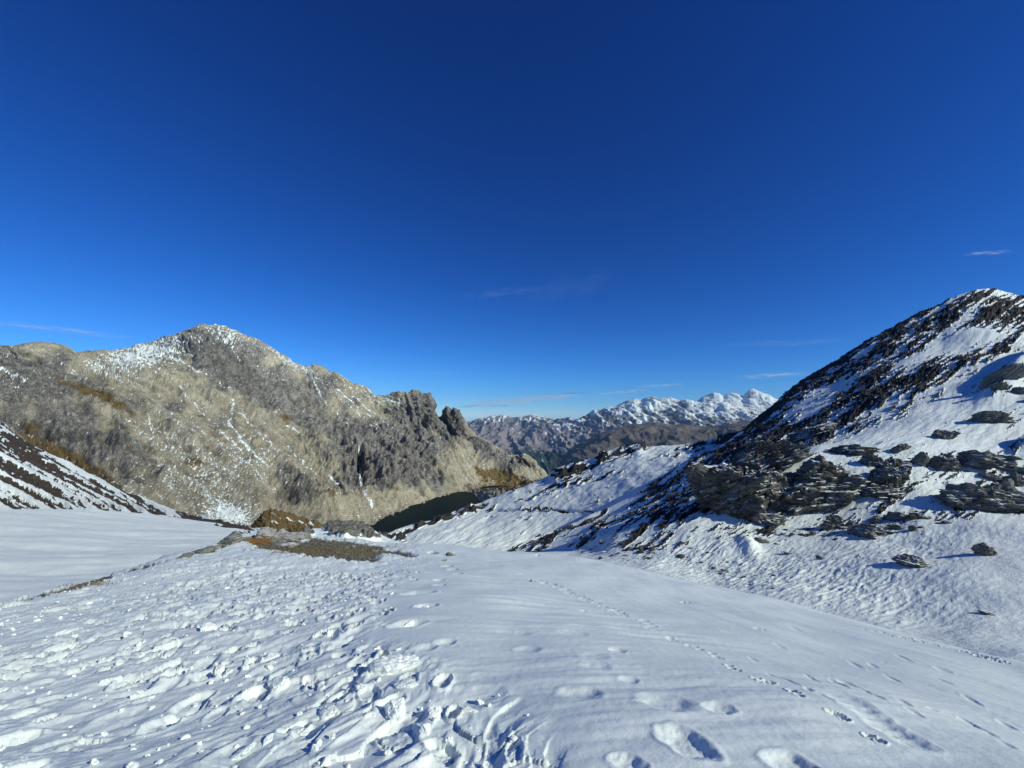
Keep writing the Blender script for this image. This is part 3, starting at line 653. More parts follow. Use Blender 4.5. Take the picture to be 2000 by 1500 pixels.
# ribs running down the summit slope from the right, above the lit snow
up = up + 7 * np.exp(-((v - (735 - (u - 2000) * .45)) / 20) ** 2) * sstep(1880, 2080, u) * sstep(3, 4, bs.s) + 3 * np.exp(-((v - (880 - (u - 2000) * .3)) / 16) ** 2) * sstep(1960, 2060, u) * sstep(2.5, 3.2, bs.s)
bs.Z = bs.Z + up
snowm = 1 - sstep(-.02, .16, rock)
gg = blobs(u, v, [(1560, 880, 90, 14, -25, .5), (1900, 700, 80, 16, -30, .5)])
tone = .5 + .14 * strat2 + .12 * spk + .28 * blobs(u, v, [(1600, 870, 60, 14, -28, 1), (1720, 800, 40, 14, -30, 1), (1880, 740, 70, 20, -30, .8), (1950, 620, 60, 40, 0, .4), (1060, 1055, 60, 14, -28, .5), (1700, 1010, 160, 30, 0, .5)])
rock_B = rock
bs.build('right_slope', dark_rock, (np.clip(snowm, 0, 1), np.clip(.3 * gg, 0, 1), 0 * u, np.clip(tone, 0, 1)))

# ---------------------------------------------------------------- foreground knoll
K_CR = [(-900, 1450, 7), (-400, 1262, 11), (0, 1182, 15), (100, 1152, 17.5), (210, 1120, 20.5), (330, 1085, 24), (430, 1062, 27), (500, 1053, 28), (620, 1050, 28), (760, 1060, 28), (900, 1067, 27), (1000, 1076, 26), (1100, 1088, 24.5), (1200, 1104, 22.5), (1300, 1124, 20.5), (1400, 1147, 18.5), (1500, 1170, 16.8), (1600, 1195, 15.2), (1700, 1220, 13.8), (1800, 1245, 12.4), (1900, 1271, 11), (2000, 1298, 9.8), (2300, 1385, 7.8), (2900, 1560, 6)]
us = [-900, -400, 0, 300, 600, 1000, 1300, 1600, 2000, 2300, 2900]
rows = [knots(us, [3600, 3600, 3600, 3600, 3600, 3600, 3600, 3600, 3600, 3600, 3600], [1.15] * 11),
        knots(us, [1900, 1850, 1800, 1800, 1800, 1800, 1800, 1800, 1800, 1850, 1900], [2.4, 2.2, 1.9, 1.7, 1.5, 1.38, 1.42, 1.6, 1.9, 2.2, 2.5]),
        knots(us, [1750, 1600, 1500, 1500, 1500, 1500, 1500, 1500, 1500, 1600, 1750], [3.0, 3.2, 3.5, 2.9, 2.45, 2.15, 2.2, 2.6, 3.4, 3.4, 3.1]),
        knots(us, [1650, 1480, 1360, 1355, 1350, 1350, 1350, 1360, 1410, 1510, 1670], [3.9, 4.7, 5.6, 4.6, 3.7, 3.25, 3.35, 3.9, 4.9, 4.6, 3.9]),
        knots(us, [1560, 1370, 1265, 1235, 1220, 1220, 1235, 1270, 1350, 1450, 1610], [5, 6.8, 8.6, 7.8, 6.6, 5.9, 6.2, 7.0, 6.9, 6.0, 4.9]),
        knots(us, [1500, 1310, 1215, 1155, 1135, 1145, 1175, 1228, 1322, 1415, 1580], [6, 8.8, 12, 13.3, 13, 10.5, 10.8, 10.6, 8.4, 6.9, 5.5]),
        K_CR, post(K_CR, 1.22, 12), post(K_CR, 1.9, 60), post(K_CR, 3.6, 130)]
kn = Sheet(rows, -900, 2900, 1110, 430, smooth=[80, 80, 80, 80, 80, 80, 30, 30, 60, 60], weights=[.08, .4, 1, 1, 1, 1, .5, .15, .03], kd=90)
u, v = kn.u.copy(), kn.v.copy()
X, Y = kn.X, kn.Y
bu = np.interp(v, [1060, 1080, 1130, 1180, 1240, 1290, 1330, 1400, 1500, 1900], [800, 800, 765, 715, 690, 830, 930, 1000, 1075, 1300])
tr = sstep(75, -65, u - bu + 25 * noise2(u / 60, v / 40, 3)) * sstep(1.3, 1.7, kn.s)
tr_far = sstep(1062, 1085, v)
path = np.exp(-((u - np.interp(v, [1090, 1180, 1300, 1400, 1500], [740, 610, 470, 330, 200])) / np.interp(v, [1090, 1500], [40, 170])) ** 2)
xr, yr = rot2(X, Y, -18)        # along the walking line
xr = xr + .12 * noise2(X / .5, Y / .6, 205); yr = yr + .15 * noise2(X / .6, Y / .7, 206)
wf1, wf2, wc = worley(xr / .34, yr / .62, 1)
vf1, vf2, vc = worley(xr / .17 + .3 * noise2(X, Y, 9), yr / .30, 2)
loc = .25 + .75 * sstep(-.25, .45, fbm(X / .9, Y / 1.6, 3, 207))
z = 0 * X
bowlz = np.clip(1 - wf1 * 1.5, 0, 1)
z = z - tr * loc * (.075 * bowlz * (.4 + wc) - .05 * sstep(.35, .0, wf2 - wf1) * wc)
z = z + tr * loc * np.where(vc > .6, np.clip(.5 - vf1, 0, .5) * .10, 0) * (1 - .3 * path)
z = z - tr * path * .06 + tr * (.05 * fbm(xr / .7, yr / 1.6, 4, 209, .55) + .02 * np.abs(noise2(xr / .12, yr / .3, 211)) + .012 * fbm(xr / .1, yr / .16, 2, 219))
fw = tr * loc * (1 - .5 * path)
wx_ = .5 * noise2(X / .35, Y / .5, 251); wy_ = .5 * noise2(X / .35, Y / .5, 252)
z = z + fw * (.055 * facet(xr / .30 + wx_, yr / .55 + wy_, 9, 1.1) + .030 * facet(xr / .13 + wx_, yr / .22 + wy_, 10, 1.0)) + .010 * tr * facet(xr / .06, yr / .08, 11, .8)
z = z * np.where(tr > 0, 1 - tr * (1 - np.interp(kn.d, [1.5, 3, 7, 30], [.30, .40, .55, .75])), 1)
z = z + .10 * fbm(X / 5, Y / 7, 3, 213)
# wind ripples on the untouched crust
cr = 1 - tr
yc = Y + .25 * noise2(X / 3, Y / 3, 215)
side = sstep(1.5, 4.5, X)
z = z + cr * (1 - side) * (.4 + 1.2 * sstep(-.3, .5, fbm(X / 2.2, Y / 1.6, 2, 261))) * (.013 * np.clip(ridged(X / 3.2 + .2 * Y, yc / .55, 4, 217, .5) - .75, -.4, .8) * sstep(3, 6, kn.d) + .012 * fbm(X / 1.4, yc / .35, 3, 221))
z = z + cr * side * (.008 * fbm(X / .5, Y / 2.4, 4, 223, .55)) + cr * .0015 * fbm(X / .07, Y / .09, 2, 225)
z = z + cr * .007 * fbm(X / .8, Y / .8, 2, 227)
kn.Z = kn.Z + z
kn.pu, kn.pv = u, v
z_before = kn.Z.copy()

def stamp(x0, y0, ang, ln, wd, dep, rim=.25, lump=0.0, seed=0, soft=.72):
    """press one hole (metres; ang = heading from +X) into the snow"""
    rad = max(ln, wd) * 1.8
    d0 = math.hypot(x0, y0); a0 = math.atan2(x0, y0)
    c0 = np.searchsorted(kn.az[0], a0 - rad / d0); c1 = np.searchsorted(kn.az[0], a0 + rad / d0)
    cm = min(max((c0 + c1) // 2, 0), kn.nc - 1)
    r0 = np.searchsorted(kn.d[:, cm], d0 - rad * 1.2); r1 = np.searchsorted(kn.d[:, cm], d0 + rad * 1.2)
    if c1 <= c0 or r1 <= r0: return
    sl_ = (slice(r0, r1), slice(c0, c1))
    dx = kn.X[sl_] - x0; dy = kn.Y[sl_] - y0
    a, b = rot2(dx, dy, math.degrees(ang))
    nz = .16 * noise2(dx / (wd * .8), dy / (wd * .8), seed)
    r = np.sqrt((np.abs(a) / ln) ** 2.4 + (np.abs(b) / wd) ** 2.4) + nz
    h = -dep * sstep(1.10, soft, r) * (1 + .18 * a / ln) + rim * dep * np.exp(-((r - 1.18) / .16) ** 2)
    if lump: h = h + lump * dep * sstep(1.1, .8, r) * fbm(dx / (wd * .35), dy / (wd * .35), 3, seed + 5)
    kn.Z[sl_] += h

def kat(pu, pv):
    return kn.at(pu, pv, 0.3, 6.05)
rnd = random.Random(5)
# (u, v, along px, across px, image heading, depth)
PRINTS = [(1300, 1376, 56, 21, 14, .045), (1405, 1386, 30, 13, 18, .035), (1340, 1452, 58, 26, 38, .07), (1133, 1358, 42, 18, 8, .035), (1032, 1278, 24, 9, 4, .03), (1205, 1276, 19, 7, 8, .03), (1545, 1492, 50, 24, 30, .06), (1160, 1290, 30, 11, 5, .02), (1165, 1308, 30, 8, 5, .02),
          (1230, 1330, 20, 8, 10, .02), (833, 1190, 14, 10, -10, .13), (798, 1226, 20, 11, -20, .12), (816, 1165, 16, 6, -15, .12), (858, 1148, 12, 6, 0, .14), (857, 1134, 12, 5, 0, .14), (893, 1122, 11, 5, 0, .14), (884, 1112, 11, 4, 0, .14), (874, 1104, 11, 4, 0, .13), (742, 1146, 14, 7, -5, .12), (738, 1128, 14, 6, -5, .12), (700, 1135, 16, 6, -5, .12), (782, 1127, 14, 5, 0, .12),
          (1225, 1490, 34, 18, 30, .04), (1000, 1244, 40, 6, 5, .02), (830, 1270, 24, 11, 0, .05), (870, 1262, 22, 10, 0, .05), (1120, 1243, 30, 7, 5, .02)]
def world_print(pu, pv, la, wb, hd, dep, rim=.12, lump=.10, seed=0, soft=.25):
    c = kat(pu, pv); e = kat(pu + la * math.cos(R(hd)), pv + la * math.sin(R(hd)))
    n_ = kat(pu - wb * math.sin(R(hd)), pv + wb * math.cos(R(hd)))
    ln = max((e - c).length, .04); wd = min(max((n_ - c).length * .8, .03), ln)
    stamp(c.x, c.y, math.atan2(e.y - c.y, e.x - c.x), ln, wd, dep, rim, lump, seed, soft)
for i, p in enumerate(PRINTS): world_print(*p[:5], p[5] * (.62 if p[1] > 1235 else .75), seed=i)
# long scrape
for k_ in range(7): world_print(1645 + k_ * 23, 1366 + k_ * 14 + (k_ > 3) * 2, 30, 11 + (k_ > 3) * 5, 31, .014, .1, .1, 60 + k_)
# animal tracks
TRK = [(1265, 1211), (1276, 1227), (1308, 1245), (1356, 1263), (1399, 1281), (1431, 1308), (1490, 1336), (1555, 1362), (1638, 1402), (1707, 1447), (1803, 1492)]
for (a, b) in TRK[:10]:
    for j in range(3): world_print(a - 9 + j * 9 + rnd.uniform(-2, 2), b - 5 + j * 5 + rnd.uniform(-2, 2), 4.5, 2.4, 25, .014, .5, .3, j + 80)
for j in range(30):
    f = j / 29
    if .62 < f < .68: continue
    world_print(1040 + 182 * f, 1132 + 66 * f ** 1.25 + rnd.uniform(-1.5, 1.5), 4.5, 1.6 + 1.8 * f, 20, .022, .4, .3, j)
for j in range(34):
    f = j / 33 + rnd.uniform(-.008, .008)
    world_print(1690 + 275 * f, 1226 + 72 * f + rnd.uniform(-1, 1), 5, 2.0, 15, .028, .6, .2, j)
for j in range(26):  # thin cuts in the crust
    pu_, pv_ = rnd.uniform(1450, 1990), 0
    pv_ = rnd.uniform(1195, 1330) + (pu_ - 1450) * .28
    world_print(pu_, min(pv_, 1490), rnd.uniform(10, 28), 1.0, 28, .009, .2, 0, j)
# the trampled ground
cnt = 0
for tries in range(9000):
    x_, y_ = rnd.uniform(-18, 1.2), rnd.uniform(1.2, 26)
    d_ = math.hypot(x_, y_)
    if rnd.random() > np.interp(d_, [2, 6, 14, 26], [.30, .5, .6, .35]): continue
    z_ = -1.15 - .27 * y_ + (.02 * abs(x_))
    pu_, pv_ = project(x_, y_, z_)
    if pv_ > 1560 or pu_ < -150: continue
    lim = np.interp(pv_, [1060, 1130, 1180, 1240, 1290, 1330, 1400, 1500], [800, 765, 715, 690, 830, 930, 1000, 1075])
    if pu_ > lim + rnd.gauss(0, 25): continue
    if pv_ < np.interp(pu_, [-100, 0, 210, 430, 560], [1215, 1195, 1135, 1080, 1095]): continue
    cnt += 1
    sz = rnd.uniform(.09, .20)
    stamp(x_, y_, R(rnd.gauss(105, 22)), sz, sz * rnd.uniform(.38, .6), rnd.uniform(.02, .075), rnd.uniform(.2, .7), rnd.uniform(.1, .6), cnt)
print('holes', cnt)
# bare ground
near_k = np.interp(kn.d, [1.5, 3, 7, 14], [.45, .55, .7, .9]); dlt = (kn.Z - z_before) * (1 - tr * (1 - near_k)); kn.Z = z_before + np.where(dlt > 0, .04 * np.tanh(dlt / .04), .065 * np.tanh(dlt / .065))
n1 = fbm(X / 1.2, Y / 1.6, 5, 231, .6)
dirt = blobs(u, v, [(620, 1074, 105, 15, 5, 1.15), (560, 1062, 60, 8, 8, .9), (700, 1078, 50, 12, 4, .8), (780, 1078, 28, 4.5, 10, .95), (520, 1058, 30, 8, 0, .8), (640, 1058, 60, 7, 0, .8), (730, 1066, 40, 5, 0, .5), (270, 1104, 40, 1.8, -16, .7),
                    (375, 1074, 30, 5, -15, .4), (430, 1068, 30, 5, -15, .4), (800, 1083, 14, 2, 0, .5), (845, 1079, 10, 2, 0, .8), (1050, 1085, 8, 1, 0, .6)])
dirt = dirt + lines(u, v, [(0, 1188, 60, 1168, 4, .9), (60, 1168, 140, 1148, 6, 1), (140, 1147, 212, 1125, 9, 1), (212, 1125, 330, 1091, 3, .7)], (3 * noise2(u / 9, v / 9, 7), 2 * noise2(u / 7, v / 7, 8)))
dm = dirt + n1 * .30 + .16 * fbm(X / .25, Y / .3, 3, 233)
bare = sstep(.50, .62, dm)
kn.Z = kn.Z - bare * (z * .5) + bare * (.05 * fbm(X / .5, Y / .5, 3, 235) + .03 * fbm(X / .12, Y / .12, 3, 237)) - bare * .05 - sstep(.35, .6, dm) * .06
k = Nodes('foreground_snow')
P = k.geo(); r_, g_, b_, a_ = k.attr()
f1 = k.noise(P, 1.2, 4, .5); f2 = k.noise(P, 60, 3, .6); f3 = k.noise(P, 14, 4, .6)
sn_c = k.mix(k.step(f1, .35, .65), (.73, .805, .775, 1), (.78, .845, .805, 1))
st = k.mix(k.vor(P, 16, 'Color'), g4(.06, 1.05, 1, .8), g4(.24, 1.05, 1, .8))
st = k.mix(k.step(f3, .35, .65), k.mix(1.0, st, (.6, .55, .42, 1), 'MULTIPLY'), st)
col = k.mix(r_, sn_c, st)
h = k.mth('ADD', k.mth('MULTIPLY', f2, .5), f3)
hs = k.mix(r_, h, k.mth('MULTIPLY', k.vor(P, 16), -6.0))
k.bump(hs, .35, .012)
kmat = k.set(col, .6, .25)
bare_K, tr_K = bare, tr
kn.build('snow_knoll', kmat, (bare, tr, 0 * u, .5))
print('terrain', round(time.time() - T0, 1))

NB_SKY = [(520, 1062, 40), (555, 1048, 42), (585, 1040, 44), (610, 1033, 46), (630, 1031, 48), (655, 1028, 50), (680, 1028, 50), (700, 1029, 50), (720, 1034, 49), (738, 1041, 48), (758, 1052, 46), (780, 1060, 44), (810, 1072, 42), (840, 1085, 40)]
rows = [[(520, 1110, 33), (840, 1115, 33)], [(520, 1068, 36), (600, 1058, 38), (700, 1056, 38), (780, 1068, 37), (840, 1090, 36)], NB_SKY, post(NB_SKY, 1.12, 14), post(NB_SKY, 1.5, 70)]
nb_ = Sheet(rows, 520, 840, 300, 90, smooth=[10, 10, 6, 8, 10], weights=[.3, 1, .4, .1])
u, v = nb_.u.copy(), nb_.v.copy()
n1 = fbm(nb_.X / 3, nb_.Y / 3.5, 4, 241, .6)
rk = sstep(.50, .66, blobs(u, v, [(655, 1036, 24, 9, 5, 1.1), (705, 1037, 34, 9, 8, 1.0), (735, 1052, 30, 5, 15, .6), (600, 1045, 20, 5, 0, .6), (690, 1050, 60, 4, 4, .45)]) + n1 * .4)
nb_.Z = nb_.Z + rk * (.35 + .3 * (ridged(nb_.X / 2, nb_.Y / 2.4, 4, 243, .6) - .7)) + n1 * .18
bench_mat = land_mat('green_grey_rock', .9, g4(.09, 1, 1.02, .9), g4(.20, 1, 1.03, .88), g4(.33, 1, 1.02, .9), srgb(92, 88, 56), srgb(130, 126, 104), bump=.6, snow_soft=.1)
nb_.build('rock_bench', bench_mat, (1 - rk * .95, .2 + n1 * .3, .1 + 0 * u, .5 + n1 * .12))

# rest of ground behind the camera
me = bpy.data.meshes.new('snow_ground')
n_a, n_r = 72, 12
co = []
for j in range(n_r):
    d_ = [.3, 1.2, 3, 6, 10, 16, 25, 40, 60, 90, 140, 200][j]
    for i in range(n_a):
        a = 2 * math.pi * i / (n_a - 1)
        fr_ = .5 + .5 * math.cos(a) if math.cos(a) > 0 else .5 * (1 + math.cos(a))
        rt_ = max(0, math.sin(a))
        co.append((math.sin(a) * d_, math.cos(a) * d_, -2.05 - d_ * (.05 + .34 * max(fr_, rt_)) - .002 * d_ * max(0, d_ - 90)))
idx = np.arange(n_a * n_r).reshape(n_r, n_a)
mesh_fill(me, np.array(co), np.stack([idx[:-1, :-1], idx[:-1, 1:], idx[1:, 1:], idx[1:, :-1]], -1).reshape(-1, 4))
k = Nodes('plain_snow'); me.materials.append(k.set(SNOW, .6, .2))
o = bpy.data.objects.new('snow_ground', me); COL.objects.link(o); o['kind'] = 'structure'

# ================================================================ OBJECTS
def rock_data(seed, dims, sub=4, planes=16, strata=0.0, sfreq=5.0, rough=.06, flat=.0):
    """an angular block cut by random planes, with bedding ledges across its local z"""
    rg_ = np.random.default_rng(seed)
    bm = bmesh.new(); bmesh.ops.create_icosphere(bm, subdivisions=sub, radius=1.0)
    bm.verts.ensure_lookup_table()
    D = np.array([v_.co[:] for v_ in bm.verts]); Fc = np.array([[q_.index for q_ in f_.verts] for f_ in bm.faces]); bm.free()
    nrm = rg_.normal(size=(planes, 3)); nrm[:, 2] *= (1 - flat); nrm /= np.linalg.norm(nrm, axis=1, keepdims=True)
    dist = rg_.uniform(.55, 1.0, planes)
    r_ = np.full(len(D), 1.25)
    for n_, d_ in zip(nrm, dist):
        c_ = D @ n_
        r_ = np.where(c_ > .05, np.minimum(r_, d_ / np.maximum(c_, .05)), r_)
    P_ = D * r_[:, None]
    if strata:
        z_ = P_[:, 2] * sfreq + .35 * noise2(P_[:, 0] * 1.3, P_[:, 1] * 1.3, seed % 97)
        lay = np.floor(z_); fr = z_ - lay
        k_ = (_RV[(lay.astype(int) * 37 + seed * 11) & 65535, 0] - .5) * 1.6 - .55 * np.exp(-(fr / .14) ** 2) - .55 * np.exp(-((1 - fr) / .14) ** 2)
        k_ = k_ * (1 + .7 * noise2(P_[:, 0] * 2.2, P_[:, 1] * 2.2 + P_[:, 2] * 3, seed % 89))
        P_[:, :2] *= (1 + strata * k_)[:, None]
    if rough:
        a_ = ridged(P_[:, 0] * 2.2 + P_[:, 2] * .8, P_[:, 1] * 2.2 - P_[:, 2] * 2.6, 4, seed % 83, .6) - .8
        fa_ = facet(P_[:, 0] * 2.4 + P_[:, 1] * 1.7, P_[:, 2] * 4.5 + P_[:, 1] * .6, seed % 71, 1.4) + .5 * facet(P_[:, 0] * 5 + P_[:, 1] * 4.1, P_[:, 2] * 9, seed % 67, 1.2)
        P_ = P_ + D * (a_ * rough * .45 + fa_ * rough * 1.0)[:, None]
    P_ = P_ * np.array(dims) * .5
    return P_, Fc

def tri_mesh(name, co, fc, mat, smooth=False):
    me = bpy.data.meshes.new(name)
    mesh_fill(me, co, fc)
    if not smooth: me.polygons.foreach_set('use_smooth', np.zeros(len(me.polygons), bool))
    me.materials.append(mat)
    return me

def stone_mat(name, dark, mid, light, snow=.62, unit=.5, lichen=None):
    k = Nodes(name)
    P = k.geo(); N = k.geo('Normal')
    sp = k.n.new('ShaderNodeSeparateXYZ'); k.l.new(N, sp.inputs[0])
    n1 = k.noise(P, 1.2 / unit, 5, .65); n2 = k.noise(k.scale(P, 1, 1, 1.9), 3 / unit, 5, .68)
    f = k.mth('ADD', k.mth('MULTIPLY', n1, .5), k.mth('MULTIPLY', n2, .5))
    c = k.ramp(f, [(.33, dark), (.5, mid), (.66, light)])
    if lichen: c = k.mix(k.mth('MULTIPLY', k.step(k.noise(P, .9 / unit, 3, .6), .52, .62), .6), c, lichen)
    if snow < 1.2:
        s_ = k.step(k.mth('ADD', sp.outputs[2], k.mth('MULTIPLY', k.mth('SUBTRACT', k.noise(P, .8 / unit, 4, .65), .5), 1.1)), snow, snow + .10)
        c = k.mix(s_, c, SNOW)
    k.bump(f, .6, unit * .12)
    return k.set(c, .85, .15)

crag_mat = stone_mat('dark_schist', g4(.018, 1, 1, .95), g4(.085, 1, .96, .82), g4(.25, 1, .94, .76), snow=.80, unit=2.2)
boulder_mat = stone_mat('brown_boulder', g4(.045, 1, .97, .9), g4(.14, 1, .97, .84), g4(.27, 1, .96, .80), snow=.86, unit=.9, lichen=g4(.10, 1, 1.05, .7))
pale_mat = stone_mat('pale_rock', g4(.14, 1, 1, .95), g4(.30, 1, .99, .93), g4(.44, 1, .98, .92), snow=.95, unit=.4)
moss_mat = stone_mat('grey_green_rock', g4(.08, 1, 1.02, .9), g4(.19, 1, 1.02, .88), g4(.30, 1, 1, .88), snow=.97, unit=.4)

def put(name, me, loc, rot=(0, 0, 0), parent=None, label=None, cat=None, group=None, kind=None):
    o = bpy.data.objects.new(name, me); COL.objects.link(o)
    o.location = loc; o.rotation_euler = rot
    if parent is not None: o.parent = parent
    if label: o['label'] = label
    if cat: o['category'] = cat
    if group: o['group'] = group
    if kind: o['kind'] = kind
    return o

def fwd(p): return p.y * math.cos(PITCH) + p.z * math.sin(PITCH)

# ---------------------------------------------------------------- the layered crag
CRAGS = [  # centre u, v, width px, height px, tilt, seed, smin, label
    (1440, 968, 150, 118, -28, 11, 'big black layered crag, the lower left mass above the snow hollow'),
    (1506, 905, 130, 62, -30, 12, 'long slanting crag ridge dusted with snow leading up the slope'),
    (1610, 955, 150, 110, -16, 13, 'tall overhanging layered crag whose brown face catches the sun'),
    (1530, 960, 80, 90, -20, 16, 'dark cleft rock wedged between the two big crags'),
    (1735, 935, 70, 66, -35, 14, 'broken grey-green crag right of the overhang with snow on its ledges'),
    (1722, 963, 68, 28, -8, 15, 'low dark slab rock poking out of the snow below the broken crag'),
    (1665, 880, 72, 26, -4, 17, 'thick grey capstone block lying on top of the overhanging crag'),
    (1585, 848, 90, 20, -22, 18, 'thin grey rock rib on the snow above the crags'),
]
for (cu, cv_, w_, h_, tilt, seed, lab) in CRAGS:
    base = bs.at(cu, cv_ + h_ * .18, 1.9, 6.4)
    f_ = fwd(base)
    c = pt(cu, cv_, math.hypot(base.x, base.y))
    W, H = w_ / F * f_, h_ / F * f_
    root = put('crag', None, c, (0, 0, -math.atan2(c.x, c.y)), label=lab, cat='crag')
    dims = (W * 1.12, max(W * .6, H), H * 1.15)
    co, fc = rock_data(seed, dims, 6 if w_ > 75 else 5, 18, strata=.17, sfreq=6 if h_ > 60 else 3.5, rough=.11)
    body = put('rock_body', tri_mesh('rock_body', co, fc, crag_mat), (0, 0, 0), (0, R(tilt), 0), parent=root)
    r3 = np.random.default_rng(seed + 50)
    n_s = int(w_ * h_ / 700) + 2
    front = np.where((co[:, 1] < -dims[1] * .12) | (co[:, 2] > dims[2] * .25))[0]
    slabs = []
    for j in range(3):
        c2, f2_ = rock_data(seed * 7 + j, (1, 1, 1), 3, 13, strata=.06, sfreq=3, rough=.05)
        slabs.append(tri_mesh('rock_slab', c2, f2_, crag_mat))
    for j in range(n_s):
        p = co[r3.choice(front)]
        Rt = Matrix.Rotation(R(tilt), 3, 'Y')
        rr = (Rt @ Euler((r3.normal() * .12, r3.normal() * .1, r3.normal() * .5)).to_matrix()).to_euler()
        o = put('rock_slab', slabs[j % 3], Rt @ (Vector(p) * .97), rr, parent=root)
        L_ = r3.uniform(10, 26) / F * f_
        o.scale = (L_, L_ * r3.uniform(.5, .9), L_ * r3.uniform(.16, .36))

# ---------------------------------------------------------------- single boulders on the right slope
BLD = [  # u, base v, w, h, tilt, seed, label
    (1919, 1085, 27, 24, 0, 31, 'rounded brown boulder casting a long shadow on the open snow'),
    (1789, 1104, 48, 15, 0, 32, 'flat dark rock almost buried in snow, below the slope and left of the rounded boulder'),
    (1935, 999, 104, 44, -3, 33, 'large layered dark boulder at the right edge of the slope'),
    (1882, 993, 46, 26, 8, 34, 'low dark rock leaning against the left end of the large layered boulder'),
    (1840, 916, 62, 26, -3, 35, 'left of two long brown boulders side by side in the snow'),
    (1903, 912, 66, 24, -6, 36, 'right of two long brown boulders side by side in the snow'),
    (1851, 857, 34, 17, -8, 37, 'single tan boulder on the smooth snow above the crags'),
    (1936, 827, 54, 20, -14, 38, 'flat brown rock beside the big blue shadow on the upper snow'),
    (1957, 744, 60, 19, -30, 39, 'slanting grey-green slab high on the right slope'),
    (1954, 762, 26, 14, -30, 40, 'small dark slab just under the slanting grey-green slab'),
    (1990, 770, 24, 12, -25, 41, 'dark sliver of rock at the right edge of the picture on upper snow'),
    (1630, 1034, 34, 24, -12, 42, 'blocky grey boulder among rubble below the overhanging crag'),
    (1497, 1021, 52, 16, -6, 43, 'thin dark slab lying at the foot of the black crag'),
    (1694, 1041, 62, 15, -4, 44, 'pale-veined flat slab below the crags'),
    (1696, 1050, 34, 10, 0, 45, 'dark low slab directly under the pale-veined slab'),
    (1657, 1033, 11, 14, 20, 46, 'small upright stone right of the blocky grey boulder'),
    (1748, 1016, 30, 14, -10, 47, 'brown broken rock in the rubble right of the flat slab'),
    (1748, 1034, 22, 12, 0, 48, 'reddish rubble stone with snow on top under the brown broken rock'),
    (1783, 1036, 12, 11, 0, 49, 'lone small round stone right of the rubble'),
    (1795, 1012, 26, 9, 0, 50, 'thin dark slab at the tip of the long boulder shadow'),
    (1710, 1022, 16, 10, 0, 51, 'small dark stone between the crag and the flat slab'),
    (1930, 934, 32, 10, 0, 52, 'low grey-green stone on snow above the large layered boulder'),
    (1899, 957, 28, 11, 0, 53, 'small flat rock on the snow upper left of the large layered boulder'),
    (1968, 954, 20, 22, 10, 54, 'small grey standing stone above the large layered boulder'),
    (1986, 948, 34, 22, 4, 55, 'grey rock capped with snow at the right picture edge'),
    (1985, 922, 44, 12, -3, 56, 'long flat grey-green rock at the right edge below the long boulders'),
    (1966, 897, 44, 8, -4, 57, 'thin dark rock edge right of the two long boulders'),
    (1793, 908, 20, 22, 40, 58, 'leaning grey slab just left of the two long boulders'),
    (1760, 885, 12, 26, 55, 59, 'thin upright fin of rock sticking out of the snow'),
    (1700, 908, 40, 20, -20, 60, 'dark wedge rock joining the overhang to the broken crag'),
    (1487, 1061, 24, 9, 0, 61, 'small pinkish rock beside the drifted snow block'),
    (1538, 1083, 14, 6, 0, 62, 'tiny dark stone on the rough snow left of the slope foot'),
    (1930, 1200, 20, 5, 0, 63, 'thin dark stone showing through the snow in the right hollow'),
    (1600, 1092, 12, 6, 0, 64, 'small stone with a snow tail on the rough snow'),
    (1845, 1022, 14, 6, 0, 65, 'tiny stone on the snow between the rubble and large boulder'),
    (1470, 1012, 16, 8, 0, 66, 'small stone left of the thin slab under the black crag'),
]
for (cu, bv, w_, h_, tilt, seed, lab) in BLD:
    b = bs.at(cu, bv - h_ * .12, 0.5, 6.4)
    f_ = fwd(b); W, H = w_ / F * f_, h_ / F * f_
    flat_ = h_ < .45 * w_
    co, fc = rock_data(seed, (W * 1.06, max(W * .62, H * .9), H * 1.45), 5 if w_ > 30 else 4, 11, strata=.06 if flat_ else .03, sfreq=3.5, rough=.14)
    yaw = -math.atan2(b.x, b.y)
    put('boulder', tri_mesh('boulder', co, fc, boulder_mat if seed not in (39, 52, 56, 54) else moss_mat), (b.x, b.y, b.z + H * .25), (0, R(tilt), yaw), label=lab, cat='rock')

# ---------------------------------------------------------------- rubble that nobody could count
def scatter(name, sheet, weight, n, size_px, mat, seed, flat=.4, tilt=-25, umin=-1e9):
    r3 = np.random.default_rng(seed)
    wgt = np.clip(weight, 0, None) * (sheet.s < sheet_top[sheet]) * (sheet.pu > umin)
    wgt = (wgt * sheet.d ** 0).ravel(); cdf = np.cumsum(wgt); cdf /= cdf[-1]
    ids = np.searchsorted(cdf, r3.random(n))
    base = [rock_data(seed * 10 + j, (1, 1, 1), 1, 9, rough=0) for j in range(6)]
    CO, FC, off = [], [], 0
    xs, ys, zs = sheet.X.ravel(), sheet.Y.ravel(), sheet.Z.ravel()
    for i_, id_ in enumerate(ids):
        co, fc = base[i_ % 6]
        L_ = r3.lognormal(math.log(size_px), .6) / F * ys[id_]
        M = np.array(Euler((r3.normal() * .15, R(tilt) + r3.normal() * .2, r3.uniform(-.6, .6))).to_matrix())
        p = (co * np.array([L_, L_ * r3.uniform(.35, .8), L_ * flat * r3.uniform(.5, 1.4)])) @ M.T
        CO.append(p + np.array([xs[id_], ys[id_], zs[id_] + L_ * flat * .1])); FC.append(fc + off); off += len(co)
    o = put(name, tri_mesh(name, np.concatenate(CO), np.concatenate(FC), mat), (0, 0, 0), kind='stuff')
    return o
sheet_top = {bs: 6.95, kn: 6.0, nb_: 1.95, ms: 4.95}
shard_mat = stone_mat('rock_rubble', g4(.02, 1, 1, .95), g4(.06, 1, .98, .88), g4(.14, 1, .96, .84), snow=.95, unit=1.5)
uB, vB = bs.u, bs.v
